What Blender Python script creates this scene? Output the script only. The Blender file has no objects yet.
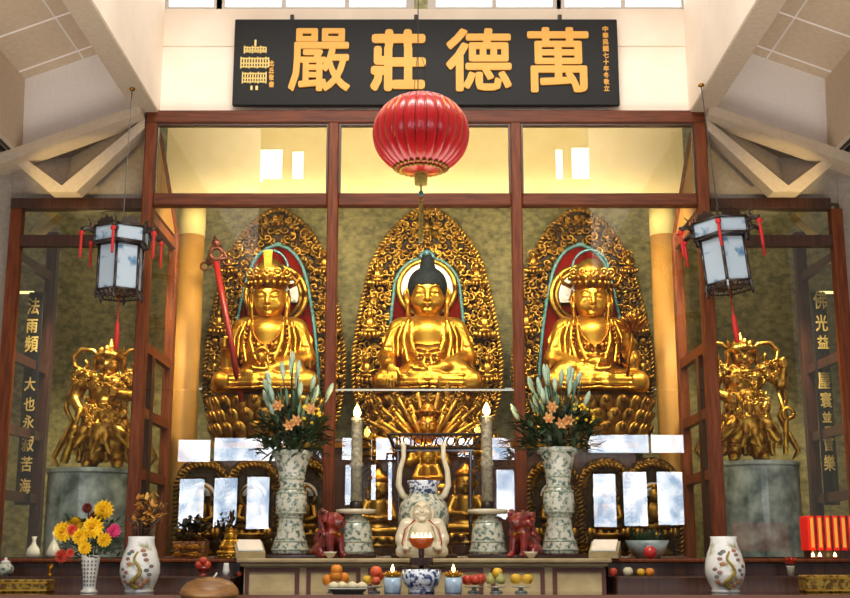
import bpy, math, random
import numpy as np
from mathutils import Vector, Matrix
R = random.Random(7)
PI = math.pi
scn = bpy.context.scene
COL = scn.collection

# ---------------------------------------------------------------- camera
FPX = 1200.0
PITCH = math.atan(256 / FPX)
EYE = Vector((0, 0, 1.6))
_cp, _sp = math.cos(PITCH), math.sin(PITCH)
cam = bpy.data.cameras.new('camera')
cam.sensor_width = 36
cam.lens = 36 * FPX / 850
cam_o = bpy.data.objects.new('camera', cam)
COL.objects.link(cam_o)
cam_o.location = EYE
cam_o.rotation_euler = (PI / 2 + PITCH, 0, 0)
scn.camera = cam_o

def P(u, v, Y):
    """survey helper: where the sight line of a photo point meets the plane at depth Y"""
    a, b = (u - 425) / FPX, (299 - v) / FPX
    d = Vector((a, _cp - b * _sp, _sp + b * _cp))
    return EYE + d * (Y / d.y)

def MPP(v, Y):
    """metres per photo pixel (horizontal) at that depth"""
    return (P(426, v, Y) - P(425, v, Y)).x

def ZZ(v, Y):
    return P(425, v, Y).z

# ---------------------------------------------------------------- materials
def srgb(h):
    if isinstance(h, str):
        h = h.lstrip('#')
        c = [int(h[i:i + 2], 16) / 255 for i in (0, 2, 4)]
    else:
        c = [x / 255 for x in h]
    return tuple((x / 12.92 if x <= .04045 else ((x + .055) / 1.055) ** 2.4) for x in c) + (1,)

def mat(name, col, rough=.5, metal=0, col2=None, scale=8, detail=4, lo=.35, hi=.65, bump=0, bscale=None,
        emit=None, estr=0, stretch=None, spec=.5, coat=0, voro=False):
    m = bpy.data.materials.new(name)
    m.use_nodes = True
    nt = m.node_tree
    b = nt.nodes['Principled BSDF']
    b.inputs['Base Color'].default_value = srgb(col)
    b.inputs['Roughness'].default_value = rough
    b.inputs['Metallic'].default_value = metal
    b.inputs['Specular IOR Level'].default_value = spec
    if coat:
        b.inputs['Coat Weight'].default_value = coat
        b.inputs['Coat Roughness'].default_value = .08
    if emit:
        b.inputs['Emission Color'].default_value = srgb(emit)
        b.inputs['Emission Strength'].default_value = estr
    tc = None
    if col2 or bump:
        tc = nt.nodes.new('ShaderNodeTexCoord')
        mp = nt.nodes.new('ShaderNodeMapping')
        nt.links.new(tc.outputs['Object'], mp.inputs['Vector'])
        if stretch:
            mp.inputs['Scale'].default_value = stretch
    if col2:
        if voro:
            n = nt.nodes.new('ShaderNodeTexVoronoi')
            n.inputs['Scale'].default_value = scale
            out = n.outputs['Distance']
        else:
            n = nt.nodes.new('ShaderNodeTexNoise')
            n.inputs['Scale'].default_value = scale
            n.inputs['Detail'].default_value = detail
            out = n.outputs['Fac']
        nt.links.new(mp.outputs['Vector'], n.inputs['Vector'])
        r = nt.nodes.new('ShaderNodeValToRGB')
        r.color_ramp.elements[0].position = lo
        r.color_ramp.elements[1].position = hi
        r.color_ramp.elements[0].color = srgb(col)
        r.color_ramp.elements[1].color = srgb(col2)
        nt.links.new(out, r.inputs['Fac'])
        nt.links.new(r.outputs['Color'], b.inputs['Base Color'])
    if bump:
        n2 = nt.nodes.new('ShaderNodeTexNoise')
        n2.inputs['Scale'].default_value = bscale or scale * 3
        n2.inputs['Detail'].default_value = 3
        nt.links.new(mp.outputs['Vector'], n2.inputs['Vector'])
        bp = nt.nodes.new('ShaderNodeBump')
        bp.inputs['Strength'].default_value = bump
        bp.inputs['Distance'].default_value = .02
        nt.links.new(n2.outputs['Fac'], bp.inputs['Height'])
        nt.links.new(bp.outputs['Normal'], b.inputs['Normal'])
    return m

def glass_mat(name, tint, refl, graze=.6):
    m = bpy.data.materials.new(name)
    m.use_nodes = True
    nt = m.node_tree
    nt.nodes.clear()
    o = nt.nodes.new('ShaderNodeOutputMaterial')
    mx = nt.nodes.new('ShaderNodeMixShader')
    t = nt.nodes.new('ShaderNodeBsdfTransparent')
    t.inputs['Color'].default_value = srgb(tint)
    g = nt.nodes.new('ShaderNodeBsdfGlossy')
    g.inputs['Roughness'].default_value = 0.0
    g.inputs['Color'].default_value = (1, 1, 1, 1)
    lw = nt.nodes.new('ShaderNodeLayerWeight')
    lw.inputs['Blend'].default_value = .12
    ad = nt.nodes.new('ShaderNodeMath')
    ad.operation = 'MULTIPLY_ADD'
    ad.inputs[1].default_value = graze
    ad.inputs[2].default_value = refl
    nt.links.new(lw.outputs['Fresnel'], ad.inputs[0])
    nt.links.new(ad.outputs[0], mx.inputs[0])
    nt.links.new(t.outputs[0], mx.inputs[1])
    nt.links.new(g.outputs[0], mx.inputs[2])
    nt.links.new(mx.outputs[0], o.inputs['Surface'])
    return m

M = {}
M['wood'] = mat('red_brown_wood', '#7a3c18', .5, col2='#5a280e', scale=5, stretch=(6, 6, .6), spec=.3)
M['wood_dk'] = mat('dark_brown_wood', '#4a2818', .4, col2='#2c160d', scale=5, stretch=(6, 6, .6), coat=.2)
M['wood_h'] = mat('red_brown_wood_rail', '#6c3416', .5, col2='#4f230c', scale=5, stretch=(.6, 6, 6), spec=.3)
M['plaster'] = mat('cream_plaster', '#f0e2d0', .8, col2='#f5e8d8', scale=3)
M['plaster_cool'] = mat('pale_grey_plaster', '#efe8e3', .85, col2='#f4ede8', scale=30)
M['ceil_tan'] = mat('tan_ceiling_board', '#cbb79d', .85, col2='#d3c0a8', scale=20)
M['beam'] = mat('tan_beam_plaster', '#bba890', .8, col2='#c4b29c', scale=20)
M['wall_grey'] = mat('grey_tan_wall', '#9c8e80', .9, col2='#a89b8d', scale=25)
M['cream_in'] = mat('cream_inner_wall', '#ecd596', .8, col2='#f0dca2', scale=4)
M['olive'] = mat('olive_stone', '#5c5837', .6, col2='#a0965f', scale=12, detail=9, lo=.3, hi=.72, bump=.35, bscale=24, stretch=(1, 1, 1.4))
M['ochre'] = mat('ochre_column_paint', '#a67830', .7, col2='#946824', scale=3)
M['ochre_lt'] = mat('pale_yellow_capital', '#d6c27c', .7)
M['floor'] = mat('brown_floor_tile', '#6b5a4a', .35, col2='#5d4c3e', scale=2)
M['glass'] = glass_mat('case_glass', (253, 253, 250), .05)
M['glass_side'] = glass_mat('case_side_glass', (248, 248, 242), .015, .05)
M['white_edge'] = mat('white_glass_edge', '#c4c8bc', .4, emit='#f4f6f2', estr=.06)  # slight glow put into the glass joint to brighten it; no lamp
M['black'] = mat('black_lacquer', '#0d0d0e', .55, col2='#151515', scale=60, spec=.25)
M['gold_letter'] = mat('gilt_lettering', '#cf9636', .5, metal=.1)
M['gold_pale'] = mat('pale_gilt_lettering', '#e6c878', .5, metal=.2)
M['metal_dk'] = mat('dark_metal', '#3a342e', .4, metal=.8)
M['tube_glint'] = mat('warm_tube_glint', '#fff0b0', .4, emit='#ffe9a0', estr=2.2)
M['day'] = mat('daylight_glass', '#e8f0ff', .4, emit='#e6eefc', estr=12)

def day_mat():
    m = M['day']
    nt = m.node_tree
    b = nt.nodes['Principled BSDF']
    tc = nt.nodes.new('ShaderNodeTexCoord')
    n = nt.nodes.new('ShaderNodeTexNoise')
    n.inputs['Scale'].default_value = 2.4
    n.inputs['Detail'].default_value = 8
    r = nt.nodes.new('ShaderNodeValToRGB')
    e = r.color_ramp.elements
    e[0].position, e[1].position = .34, .6
    e[0].color, e[1].color = srgb('#8fa9c6'), srgb('#f4f8ff')
    nt.links.new(tc.outputs['Object'], n.inputs['Vector'])
    nt.links.new(n.outputs['Fac'], r.inputs['Fac'])
    nt.links.new(r.outputs['Color'], b.inputs['Emission Color'])
day_mat()

# ---------------------------------------------------------------- mesh builder
class MB:
    def __init__(s):
        s.v, s.f, s.n = [], [], 0
    def add(s, vs, fs, mt=None):
        vs = np.asarray(vs, float).reshape(-1, 3)
        if mt is not None:
            A = np.array(mt)
            vs = vs @ A[:3, :3].T + A[:3, 3]
        n = s.n
        s.v.append(vs)
        s.f.extend([tuple(i + n for i in f) for f in fs])
        s.n += len(vs)
        return s
    def box(s, x0, x1, y0, y1, z0, z1, mt=None, b=0):
        if x0 > x1: x0, x1 = x1, x0
        if y0 > y1: y0, y1 = y1, y0
        if z0 > z1: z0, z1 = z1, z0
        if not b:
            v = [(x, y, z) for z in (z0, z1) for y in (y0, y1) for x in (x0, x1)]
            f = [(0, 2, 3, 1), (4, 5, 7, 6), (0, 1, 5, 4), (2, 6, 7, 3), (0, 4, 6, 2), (1, 3, 7, 5)]
            return s.add(v, f, mt)
        b = min(b, (x1 - x0) / 2.01, (y1 - y0) / 2.01, (z1 - z0) / 2.01)
        v, f = [], []
        rings = [(z0, b), (z0 + b, 0), (z1 - b, 0), (z1, b)]
        for z, i in rings:
            X0, X1, Y0, Y1 = x0 + i, x1 - i, y0 + i, y1 - i
            c = b if i == 0 else b * .4
            v += [(X0 + c, Y0, z), (X1 - c, Y0, z), (X1, Y0 + c, z), (X1, Y1 - c, z), (X1 - c, Y1, z), (X0 + c, Y1, z), (X0, Y1 - c, z), (X0, Y0 + c, z)]
        for k in range(3):
            for i in range(8):
                j = (i + 1) % 8
                f.append((k * 8 + i, k * 8 + j, k * 8 + 8 + j, k * 8 + 8 + i))
        f.append(tuple(range(7, -1, -1)))
        f.append(tuple(range(24, 32)))
        return s.add(v, f, mt)
    def prism(s, poly, y0, y1, mt=None):
        """polygon in (x,z), extruded from y0 (front) to y1"""
        n = len(poly)
        v = [(x, y0, z) for x, z in poly] + [(x, y1, z) for x, z in poly]
        f = [tuple(range(n)), tuple(range(2 * n - 1, n - 1, -1))]
        f += [(i, i + n, (i + 1) % n + n, (i + 1) % n) for i in range(n)]
        return s.add(v, f, mt)
    def poly(s, pts):
        return s.add(pts, [tuple(range(len(pts)))])
    def loft(s, A, B):
        n = len(A)
        f = [tuple(range(n)), tuple(range(2 * n - 1, n - 1, -1))]
        f += [(i, i + n, (i + 1) % n + n, (i + 1) % n) for i in range(n)]
        return s.add(list(A) + list(B), f)
    def lathe(s, prof, n=24, mt=None, flute=0, nf=0, sq=0):
        v, f = [], []
        for r, z in prof:
            for i in range(n):
                a = 2 * PI * i / n
                rr = r * (1 + flute * math.cos(nf * a)) if nf else r
                if sq:
                    rr *= 1 + sq * (math.cos(2 * a) ** 2)
                v.append((rr * math.cos(a), rr * math.sin(a), z))
        for k in range(len(prof) - 1):
            for i in range(n):
                j = (i + 1) % n
                f.append((k * n + i, k * n + j, (k + 1) * n + j, (k + 1) * n + i))
        f.append(tuple(range(n - 1, -1, -1)))
        f.append(tuple(range((len(prof) - 1) * n, len(prof) * n)))
        return s.add(v, f, mt)
    def tube(s, pts, r, n=6, mt=None, flat=None):
        pts = [Vector(p) for p in pts]
        m = len(pts)
        rs = [r] * m if isinstance(r, (int, float)) else list(r)
        v, f = [], []
        up = Vector((0, 0, 1))
        t0 = (pts[1] - pts[0]).normalized()
        if abs(t0.dot(up)) > .95: up = Vector((0, 1, 0))
        nrm = t0.cross(up).normalized()
        for k in range(m):
            t = (pts[min(k + 1, m - 1)] - pts[max(k - 1, 0)])
            if t.length < 1e-9: t = t0
            t = t.normalized()
            nrm = (nrm - t * nrm.dot(t))
            if nrm.length < 1e-6: nrm = t.orthogonal()
            nrm.normalize()
            bn = t.cross(nrm)
            for i in range(n):
                a = 2 * PI * i / n
                w = nrm * math.cos(a) + bn * math.sin(a) * (flat or 1)
                v.append(tuple(pts[k] + w * rs[k]))
        for k in range(m - 1):
            for i in range(n):
                j = (i + 1) % n
                f.append((k * n + i, k * n + j, (k + 1) * n + j, (k + 1) * n + i))
        f.append(tuple(range(n - 1, -1, -1)))
        f.append(tuple(range((m - 1) * n, m * n)))
        return s.add(v, f, mt)
    def ball(s, c, r, n=10, m=7, mt=None):
        if isinstance(r, (int, float)): r = (r, r, r)
        v, f = [(c[0], c[1], c[2] - r[2])], []
        for k in range(1, m):
            p = PI * k / m
            for i in range(n):
                a = 2 * PI * i / n
                v.append((c[0] + r[0] * math.sin(p) * math.cos(a), c[1] + r[1] * math.sin(p) * math.sin(a), c[2] - r[2] * math.cos(p)))
        v.append((c[0], c[1], c[2] + r[2]))
        for i in range(n):
            j = (i + 1) % n
            f.append((0, 1 + j, 1 + i))
            for k in range(m - 2):
                f.append((1 + k * n + i, 1 + k * n + j, 1 + (k + 1) * n + j, 1 + (k + 1) * n + i))
            f.append((len(v) - 1, 1 + (m - 2) * n + i, 1 + (m - 2) * n + j))
        return s.add(v, f, mt)
    def torus(s, c, R_, r, n=24, k=6, axis='y', mt=None, a0=0, a1=2 * PI):
        pts = []
        full = abs(a1 - a0 - 2 * PI) < 1e-6
        for i in range(n + 1):
            a = a0 + (a1 - a0) * i / n
            x, z = R_ * math.cos(a), R_ * math.sin(a)
            pts.append((c[0] + x, c[1], c[2] + z) if axis == 'y' else (c[0] + x, c[1] + z, c[2]))
        return s.tube(pts, r, k, mt)
    def leaf(s, base, tip, w, up=(0, 0, 1), bend=0):
        a, b = Vector(base), Vector(tip)
        d = b - a
        side = d.cross(Vector(up))
        if side.length < 1e-6: side = Vector((1, 0, 0))
        side.normalize()
        nn = side.cross(d).normalized()
        c1, c2 = a + d * .35 + nn * bend, a + d * .7 + nn * bend
        v = [a, c1 + side * w, c1 - nn * w * .3, c1 - side * w, c2 + side * w * .75, c2 - nn * w * .25, c2 - side * w * .75, b]
        f = [(0, 1, 2), (0, 2, 3), (1, 4, 5, 2), (2, 5, 6, 3), (4, 7, 5), (5, 7, 6)]
        return s.add([tuple(p) for p in v], f)
    def mesh(s, name, m, smooth=False):
        me = bpy.data.meshes.new(name)
        vs = np.concatenate(s.v) if s.v else np.zeros((0, 3))
        me.from_pydata(vs.tolist(), [], s.f)
        if smooth:
            me.polygons.foreach_set('use_smooth', [True] * len(me.polygons))
        me.materials.append(m)
        me.update()
        return me

def obj(name, mb, m, parent=None, loc=None, smooth=False):
    me = mb if isinstance(mb, bpy.types.Mesh) else mb.mesh(name, m, smooth)
    o = bpy.data.objects.new(name, me)
    COL.objects.link(o)
    if parent is not None: o.parent = parent
    if loc is not None: o.location = loc
    return o

def tag(o, label=None, cat=None, group=None, kind=None):
    if label: o['label'] = label
    if cat: o['category'] = cat
    if group: o['group'] = group
    if kind: o['kind'] = kind
    return o

def thing(name, label, cat, loc=(0, 0, 0), rz=0, group=None, sc=1):
    o = bpy.data.objects.new(name, None)
    COL.objects.link(o)
    o.empty_display_size = .05
    o.location = loc
    o.rotation_euler = (0, 0, rz)
    o.scale = (sc, sc, sc)
    return tag(o, label, cat, group)

def struct(name, mb, m, smooth=False):
    return tag(obj(name, mb, m, smooth=smooth), kind='structure')

def dup(root, loc, label, rz=None, group=None, sc=None):
    r = root.copy()
    COL.objects.link(r)
    r.location = loc
    if rz is not None: r.rotation_euler = (0, 0, rz)
    if sc is not None: r.scale = (sc, sc, sc) if isinstance(sc, (int, float)) else sc
    r['label'] = label
    if group: r['group'] = group
    for ch in list(root.children):
        c = ch.copy()
        COL.objects.link(c)
        c.parent = r
        for g in ch.children:
            d = g.copy()
            COL.objects.link(d)
            d.parent = c
    return r

def text_mesh(name, s, size, m, weight=0, extrude=.004):
    """characters as a solid mesh, centred on the origin, facing -y; weight thickens the strokes"""
    cu = bpy.data.curves.new(name, 'FONT')
    cu.body = s
    cu.size = size
    cu.extrude = extrude
    cu.resolution_u = 2
    ob = bpy.data.objects.new(name, cu)
    COL.objects.link(ob)
    bpy.context.view_layer.update()
    dg = bpy.context.evaluated_depsgraph_get()
    me = bpy.data.meshes.new_from_object(ob.evaluated_get(dg))
    bpy.data.objects.remove(ob)
    co = np.array([v.co[:] for v in me.vertices])
    fs = [tuple(p.vertices) for p in me.polygons]
    mn, mx = co.min(0), co.max(0)
    co -= (mn + mx) / 2
    co = np.stack([co[:, 0], -co[:, 2], co[:, 1]], 1)
    mb = MB()
    mb.add(co, fs)
    if weight:
        for i in range(8):
            t = PI * i / 4
            mb.add(co + np.array([math.cos(t) * weight, .0002 * (i + 1), math.sin(t) * weight]), fs)
    bpy.data.meshes.remove(me)
    return mb.mesh(name, m)
def text_fit(name, s, w, h, m, weight=0, extrude=.004):
    me = text_mesh(name, s, h, m, weight, extrude)
    co = np.array([v.co[:] for v in me.vertices])
    ext = co.max(0) - co.min(0)
    co[:, 0] *= w / ext[0]
    co[:, 2] *= h / ext[2]
    me.vertices.foreach_set('co', co.ravel())
    me.update()
    return me
# ================================================================ THE HALL
YF = 12.0                      # front plane of the central glass case
YS = 12.4                      # front plane of the side cases
YW = 14.7                      # olive stone wall behind everything
def X(u, v, Y): return P(u, v, Y).x

struct('floor', MB().box(-9, 9, -4.2, 15, -.1, 0), M['floor'])
struct('wall_back', MB().box(-6.5, 6.5, YW, YW + .15, 0, 9.5), M['olive'])
zb = ZZ(199, 13.5)
struct('wall_inner', MB().box(-3.05, 3.05, 13.5, 13.6, zb, 7.4), M['cream_in'])

# light well: the plastered wall above the case, its two side walls and the clerestory
zc0 = ZZ(112, YF)
xl, xr = X(159.5, 112, YF), X(689, 108, YF)
zc1 = ZZ(9, YF + .02)
struct('wall_front', MB().box(xl - .2, xr + .2, YF + .02, YF + .2, zc0 - .02, zc1), M['plaster'])
struct('trim_1', MB().box(xl, xr, YF - .0, YF + .02, ZZ(45, YF) - .008, ZZ(45, YF) + .008), M['plaster'])
bw = .24
for k, (sx, xx) in enumerate(((-1, xl), (1, xr))):
    struct(('wall_left', 'wall_right')[k], MB().box(xx, xx + sx * bw, 4.5, YF + .02, zc0 - .005, 9.2), M['plaster'])
    struct(('trim_2', 'trim_3')[k], MB().box(xx - sx * .0, xx + sx * bw, 4.5, YF + .02, zc0 - .03, zc0), M['beam'])
# clerestory windows along the top of the well
M['sky_pane'] = mat('bright_window_pane', '#f4f8ff', .3, emit='#f6faff', estr=2.2)
M['win_frame'] = mat('pale_window_frame', '#cfc9c4', .5)
wn = 0
for (u0, u1) in ((166, 219), (222, 410), (432, 556), (560, 684)):
    wn += 1
    a, b = X(u0, 4, YF + .1), X(u1, 4, YF + .1)
    h0, h1 = zc1 + .0, zc1 + .75
    fr = MB()
    fr.box(a, b, YF + .04, YF + .16, h0, h0 + .035)
    fr.box(a, b, YF + .04, YF + .16, h1 - .05, h1)
    n = max(1, round((b - a) / .62))
    for i in range(n + 1):
        x = a + (b - a) * i / n
        w = .025 if 0 < i < n else .045
        fr.box(x - w, x + w, YF + .03, YF + .17, h0, h1)
    w = struct('window_%d' % wn, fr, M['win_frame'])
    obj('pane', MB().box(a, b, YF + .1, YF + .12, h0, h1), M['sky_pane'], w)
struct('ceiling', MB().box(xl - .3, xr + .3, 9.5, YF + .3, zc1 + .75, zc1 + .85), M['plaster'])

# lower roof on both sides: sloping boards, a pale gable face, roof beam, folded strut
def side_roof(sx, k):
    def Q(u, v, Y):
        p = P(u, v, Y)
        return Vector((p.x * sx * -1 if sx > 0 else p.x, p.y, p.z))
    # u given for the left side, mirrored for the right
    g = [Q(22, 155, YF), Q(141, 112, YF), Q(141, 38, YF), Q(102, 52, YF), Q(25, 79, YF)]
    m = MB()
    m.loft([tuple(p) for p in g], [(p.x, p.y + .1, p.z) for p in g])
    struct('wall_gable_%s' % ('left', 'right')[k], m, M['plaster_cool'])
    # sloping boarded ceiling
    a, b = Q(25, 79, YF), Q(141, 38, YF)
    a2 = a + (a - b) * .02
    m = MB()
    q = [a2, b, Vector((b.x, 4.5, b.z)), Vector((a2.x, 4.5, a2.z))]
    m.loft([tuple(p) for p in q], [(p.x, p.y, p.z + .08) for p in q])
    struct('ceiling_%s' % ('left', 'right')[k], m, M['ceil_tan'])
    # board joints: battens across and along
    bt = MB()
    d = (b - a)
    for yy in (11.8, 11.0, 10.3, 9.6, 8.9):
        p, q2 = Vector((a.x, yy, a.z)), Vector((a.x, yy, a.z)) + d * .98
        bt.tube([p, q2], .012, 4)
    p = a + d * .5
    bt.tube([(p.x, YF, p.z), (p.x, 4.5, p.z)], .012, 4)
    struct('trim_%d' % (4 + k), bt, M['plaster_cool'])
    # outer cheek of the recess and vent louvres
    c0, c1 = Q(22, 155, YF), Q(25, 79, YF)
    m = MB()
    q = [c0, c1, Vector((c1.x, 4.5, c1.z)), Vector((c0.x, 4.5, c0.z))]
    m.loft([tuple(p) for p in q], [(p.x + sx * .06, p.y, p.z) for p in q])
    struct('wall_cheek_%s' % ('left', 'right')[k], m, M['ceil_tan'])
    m = MB()
    for i in range(5):
        xx = c0.x + sx * (.05 + .07 * i)
        m.box(xx, xx + sx * .03, 9.0, YF - .1, c0.z - .02 - .02 * i, c0.z + .03 - .02 * i)
    struct('trim_%d' % (6 + k), m, M['metal_dk'])
    # roof beam following the slope
    e = [Q(146, 112, YF), Q(146, 121, YF), Q(-6, 175, YF), Q(-6, 164, YF)]
    m = MB()
    m.loft([(p.x, YF - .22, p.z) for p in e], [(p.x, YF + .08, p.z) for p in e])
    struct('beam_%s' % ('left', 'right')[k], m, M['beam'])
    # folded strut: V band and its two facets
    V = [Q(146, 119, YF), Q(146, 129, YF), Q(78, 193, YF), Q(50, 193, YF), Q(14, 162, YF), Q(24, 158, YF), Q(63, 187, YF)]
    m = MB()
    m.loft([(p.x, YF - .05, p.z) for p in V], [(p.x, YF + .16, p.z) for p in V])
    struct('strut_%s' % ('left', 'right')[k], m, M['beam'])
    top = [Q(140, 119, YF), Q(62, 147, YF), Q(18, 160, YF)]
    ap = Q(63, 186.5, YF)
    m = MB()
    m.poly([(top[0].x, YF + .02, top[0].z), (top[1].x, YF + .34, top[1].z), (ap.x, YF + .03, ap.z)])
    m.poly([(top[1].x, YF + .34, top[1].z), (top[2].x, YF + .02, top[2].z), (ap.x, YF + .03, ap.z)])
    struct('soffit_%s' % ('left', 'right')[k], m, M['wall_grey'])
    # wall above the side case
    a, b = Q(150, 110, YF + .45), Q(-30, 203, YF + .45)
    m = MB()
    m.box(a.x, b.x, YF + .46, YF + .55, b.z, a.z + .4)
    struct('wall_over_case_%s' % ('left', 'right')[k], m, M['wall_grey'])
    # end wall beside the side case
    a = Q(6, 250, YS)
    m = MB()
    m.box(a.x, a.x + sx * 2.2, YS + .05, YS + .2, 0, 5.6)
    struct('wall_end_%s' % ('left', 'right')[k], m, M['wall_grey'])
side_roof(-1, 0)
side_roof(1, 1)

# ochre columns with pale capitals
for k, u in enumerate((188, 667)):
    x = X(u, 300, 13.75)
    z0 = ZZ(232, 13.6)
    m = MB().lathe([(.155, 0), (.155, z0)], 28)
    o = tag(obj('column', m, M['ochre'], loc=(x, 13.8, 0), smooth=True), kind='structure')
    obj('capital', MB().lathe([(.16, z0), (.16, z0 + .34)], 28), M['ochre_lt'], o, smooth=True)

# rear wall of the hall with its tall windows (seen mirrored in the case glass)
YR = -4.0
RD = 2 * YF - YR               # unfolded distance to the rear wall
rear = struct('wall_rear', MB().box(-9, 9, YR - .3, YR - .02, 0, 13), M['wall_grey'])
def rwin(u0, u1, v0, v1, name):
    p, q = P(u0, v1, RD), P(u1, v0, RD)
    fr = MB()
    t = .05
    x0, x1, z0, z1 = p.x, q.x, p.z, q.z
    fr.box(x0 - t, x0, YR - .02, YR + .06, z0 - t, z1 + t)
    fr.box(x1, x1 + t, YR - .02, YR + .06, z0 - t, z1 + t)
    fr.box(x0, x1, YR - .02, YR + .06, z0 - t, z0)
    fr.box(x0, x1, YR - .02, YR + .06, z1, z1 + t)
    w = struct(name, fr, M['wood_dk'])
    obj('pane', MB().box(x0, x1, YR - .015, YR + .01, z0, z1), M['day'], w)
n = 5
for s in ((178, 211, 440, 462), (214, 300, 438, 461), (317, 322, 440, 462), (342, 372, 438, 460), (376, 396, 438, 460), (398, 455, 437, 448),
          (458, 474, 438, 460), (478, 520, 438, 460), (588, 648, 435, 453), (651, 683, 435, 453),
          (178, 205, 479, 531), (213, 238, 478, 530), (246, 270, 477, 529), (302, 314, 464, 552),
          (345, 362, 465, 505), (368, 376, 465, 500), (388, 392, 455, 520), (476, 481, 455, 520), (497, 514, 470, 545),
          (594, 615, 474, 527), (624, 646, 472, 526), (658, 682, 472, 525),
          (260, 283, 150, 183), (292, 304, 152, 184), (556, 562, 150, 180), (572, 598, 148, 180)):
    rwin(*s, 'window_%d' % n)
    n += 1

# ================================================================ THE GLASS CASES
case = thing('shrine_case', 'tall red-brown timber and glass case enclosing the three seated golden Buddhas', 'display case', (0, YF, 0))
def part(name, mb, m, parent, smooth=False):
    o = obj(name, mb, m, parent, smooth=smooth)
    o.location = -parent.location if parent.parent is None else -parent.parent.location
    return o
def cz(v): return ZZ(v, YF)
zt0, zt1 = cz(125), cz(112.5)
zr0, zr1 = cz(207), cz(194.5)
xp = [X(151, 150, YF), X(331.5, 300, YF), X(518, 300, YF), X(700, 150, YF)]
hw = [.056, .056, .056, .062]
for x, w in zip(xp, hw):
    part('post', MB().box(x - w, x + w, YF - .07, YF + .07, .4, zt0 + .01, b=.012), M['wood'], case)
part('rail', MB().box(xp[0] - .056, xp[3] + .06, YF - .075, YF + .075, zt0, zt1, b=.012), M['wood_h'], case)
for i in range(3):
    a, b = xp[i] + hw[i], xp[i + 1] - hw[i + 1]
    part('rail', MB().box(a, b, YF - .06, YF + .06, zr0, zr1, b=.012), M['wood_h'], case)
    # slim inner bead round the upper panel
    bd = MB()
    bd.box(a, a + .02, YF - .05, YF + .03, zr1, zt0); bd.box(b - .02, b, YF - .05, YF + .03, zr1, zt0)
    bd.box(a + .02, b - .02, YF - .05, YF + .03, zt0 - .02, zt0)
    part('bead', bd, M['wood_dk'], case)
    part('upper_pane', MB().box(a, b, YF - .002, YF + .002, zr1, zt0), M['glass'], case)
    zj = cz(390)
    part('pane', MB().box(a, b, YF - .002, YF + .002, zj + .009, zr0), M['glass'], case)
    part('pane', MB().box(a, b, YF - .002, YF + .002, 1.2, zj - .009), M['glass'], case)
    if i == 1: part('glass_joint', MB().box(a, b, YF - .006, YF + .004, zj - .009, zj + .009), M['white_edge'], case)
zj = ZZ(389, YW)
M['pale_strip'] = mat('pale_wall_strip', '#f2f2ea', .4, emit='#f2f4ee', estr=.35)  # glow put into the strip to make the line bright; no lamp
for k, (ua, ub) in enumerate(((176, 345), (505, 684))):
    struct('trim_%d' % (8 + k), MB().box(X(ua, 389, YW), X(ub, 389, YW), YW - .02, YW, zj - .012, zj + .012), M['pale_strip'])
# glazed returns of the case
YB = 13.35
for sx, x in ((-1, xp[0]), (1, xp[3])):
    part('post', MB().box(x - .05, x + .05, YB - .09, YB + .05, .4, cz(201), b=.01), M['wood'], case)
    for v in (214, 345, 411, 473):
        z = cz(v)
        part('side_rail', MB().box(x - .035, x + .035, YF + .07, YB - .09, z - .05, z + .05), M['wood'], case)
    xs = x - sx * .01
    part('side_stile', MB().box(xs - .03, xs + .03, YF + .36, YF + .5, 1.0, cz(345) - .05), M['wood_dk'], case)
    part('side_pane', MB().box(x - .003, x + .003, YF + .07, YB - .09, .6, cz(214) - .05), M['glass_side'], case)
    # brown upper cheek with a slanting cover strip
    part('side_panel', MB().loft([(x - .02, YF + .07, zr1 - .1), (x - .02, YF + .07, zt0), (x - .02, YF + .3, zt0), (x - .02, YB, zr1 - .1)],
                                 [(x + .02, YF + .07, zr1 - .1), (x + .02, YF + .07, zt0), (x + .02, YF + .3, zt0), (x + .02, YB, zr1 - .1)]), M['ochre'], case)
    part('cover_strip', MB().tube([(x, YF + .25, zt0), (x, YF + .62, (zt0 + zr1) / 2 + .1), (x, YB, zr1 - .1)], .05, 6), M['wood'], case)
part('plinth', MB().box(xp[0] - .05, xp[3] + .05, YF - .06, YB, 0, .4), M['wood_dk'], case)

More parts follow.
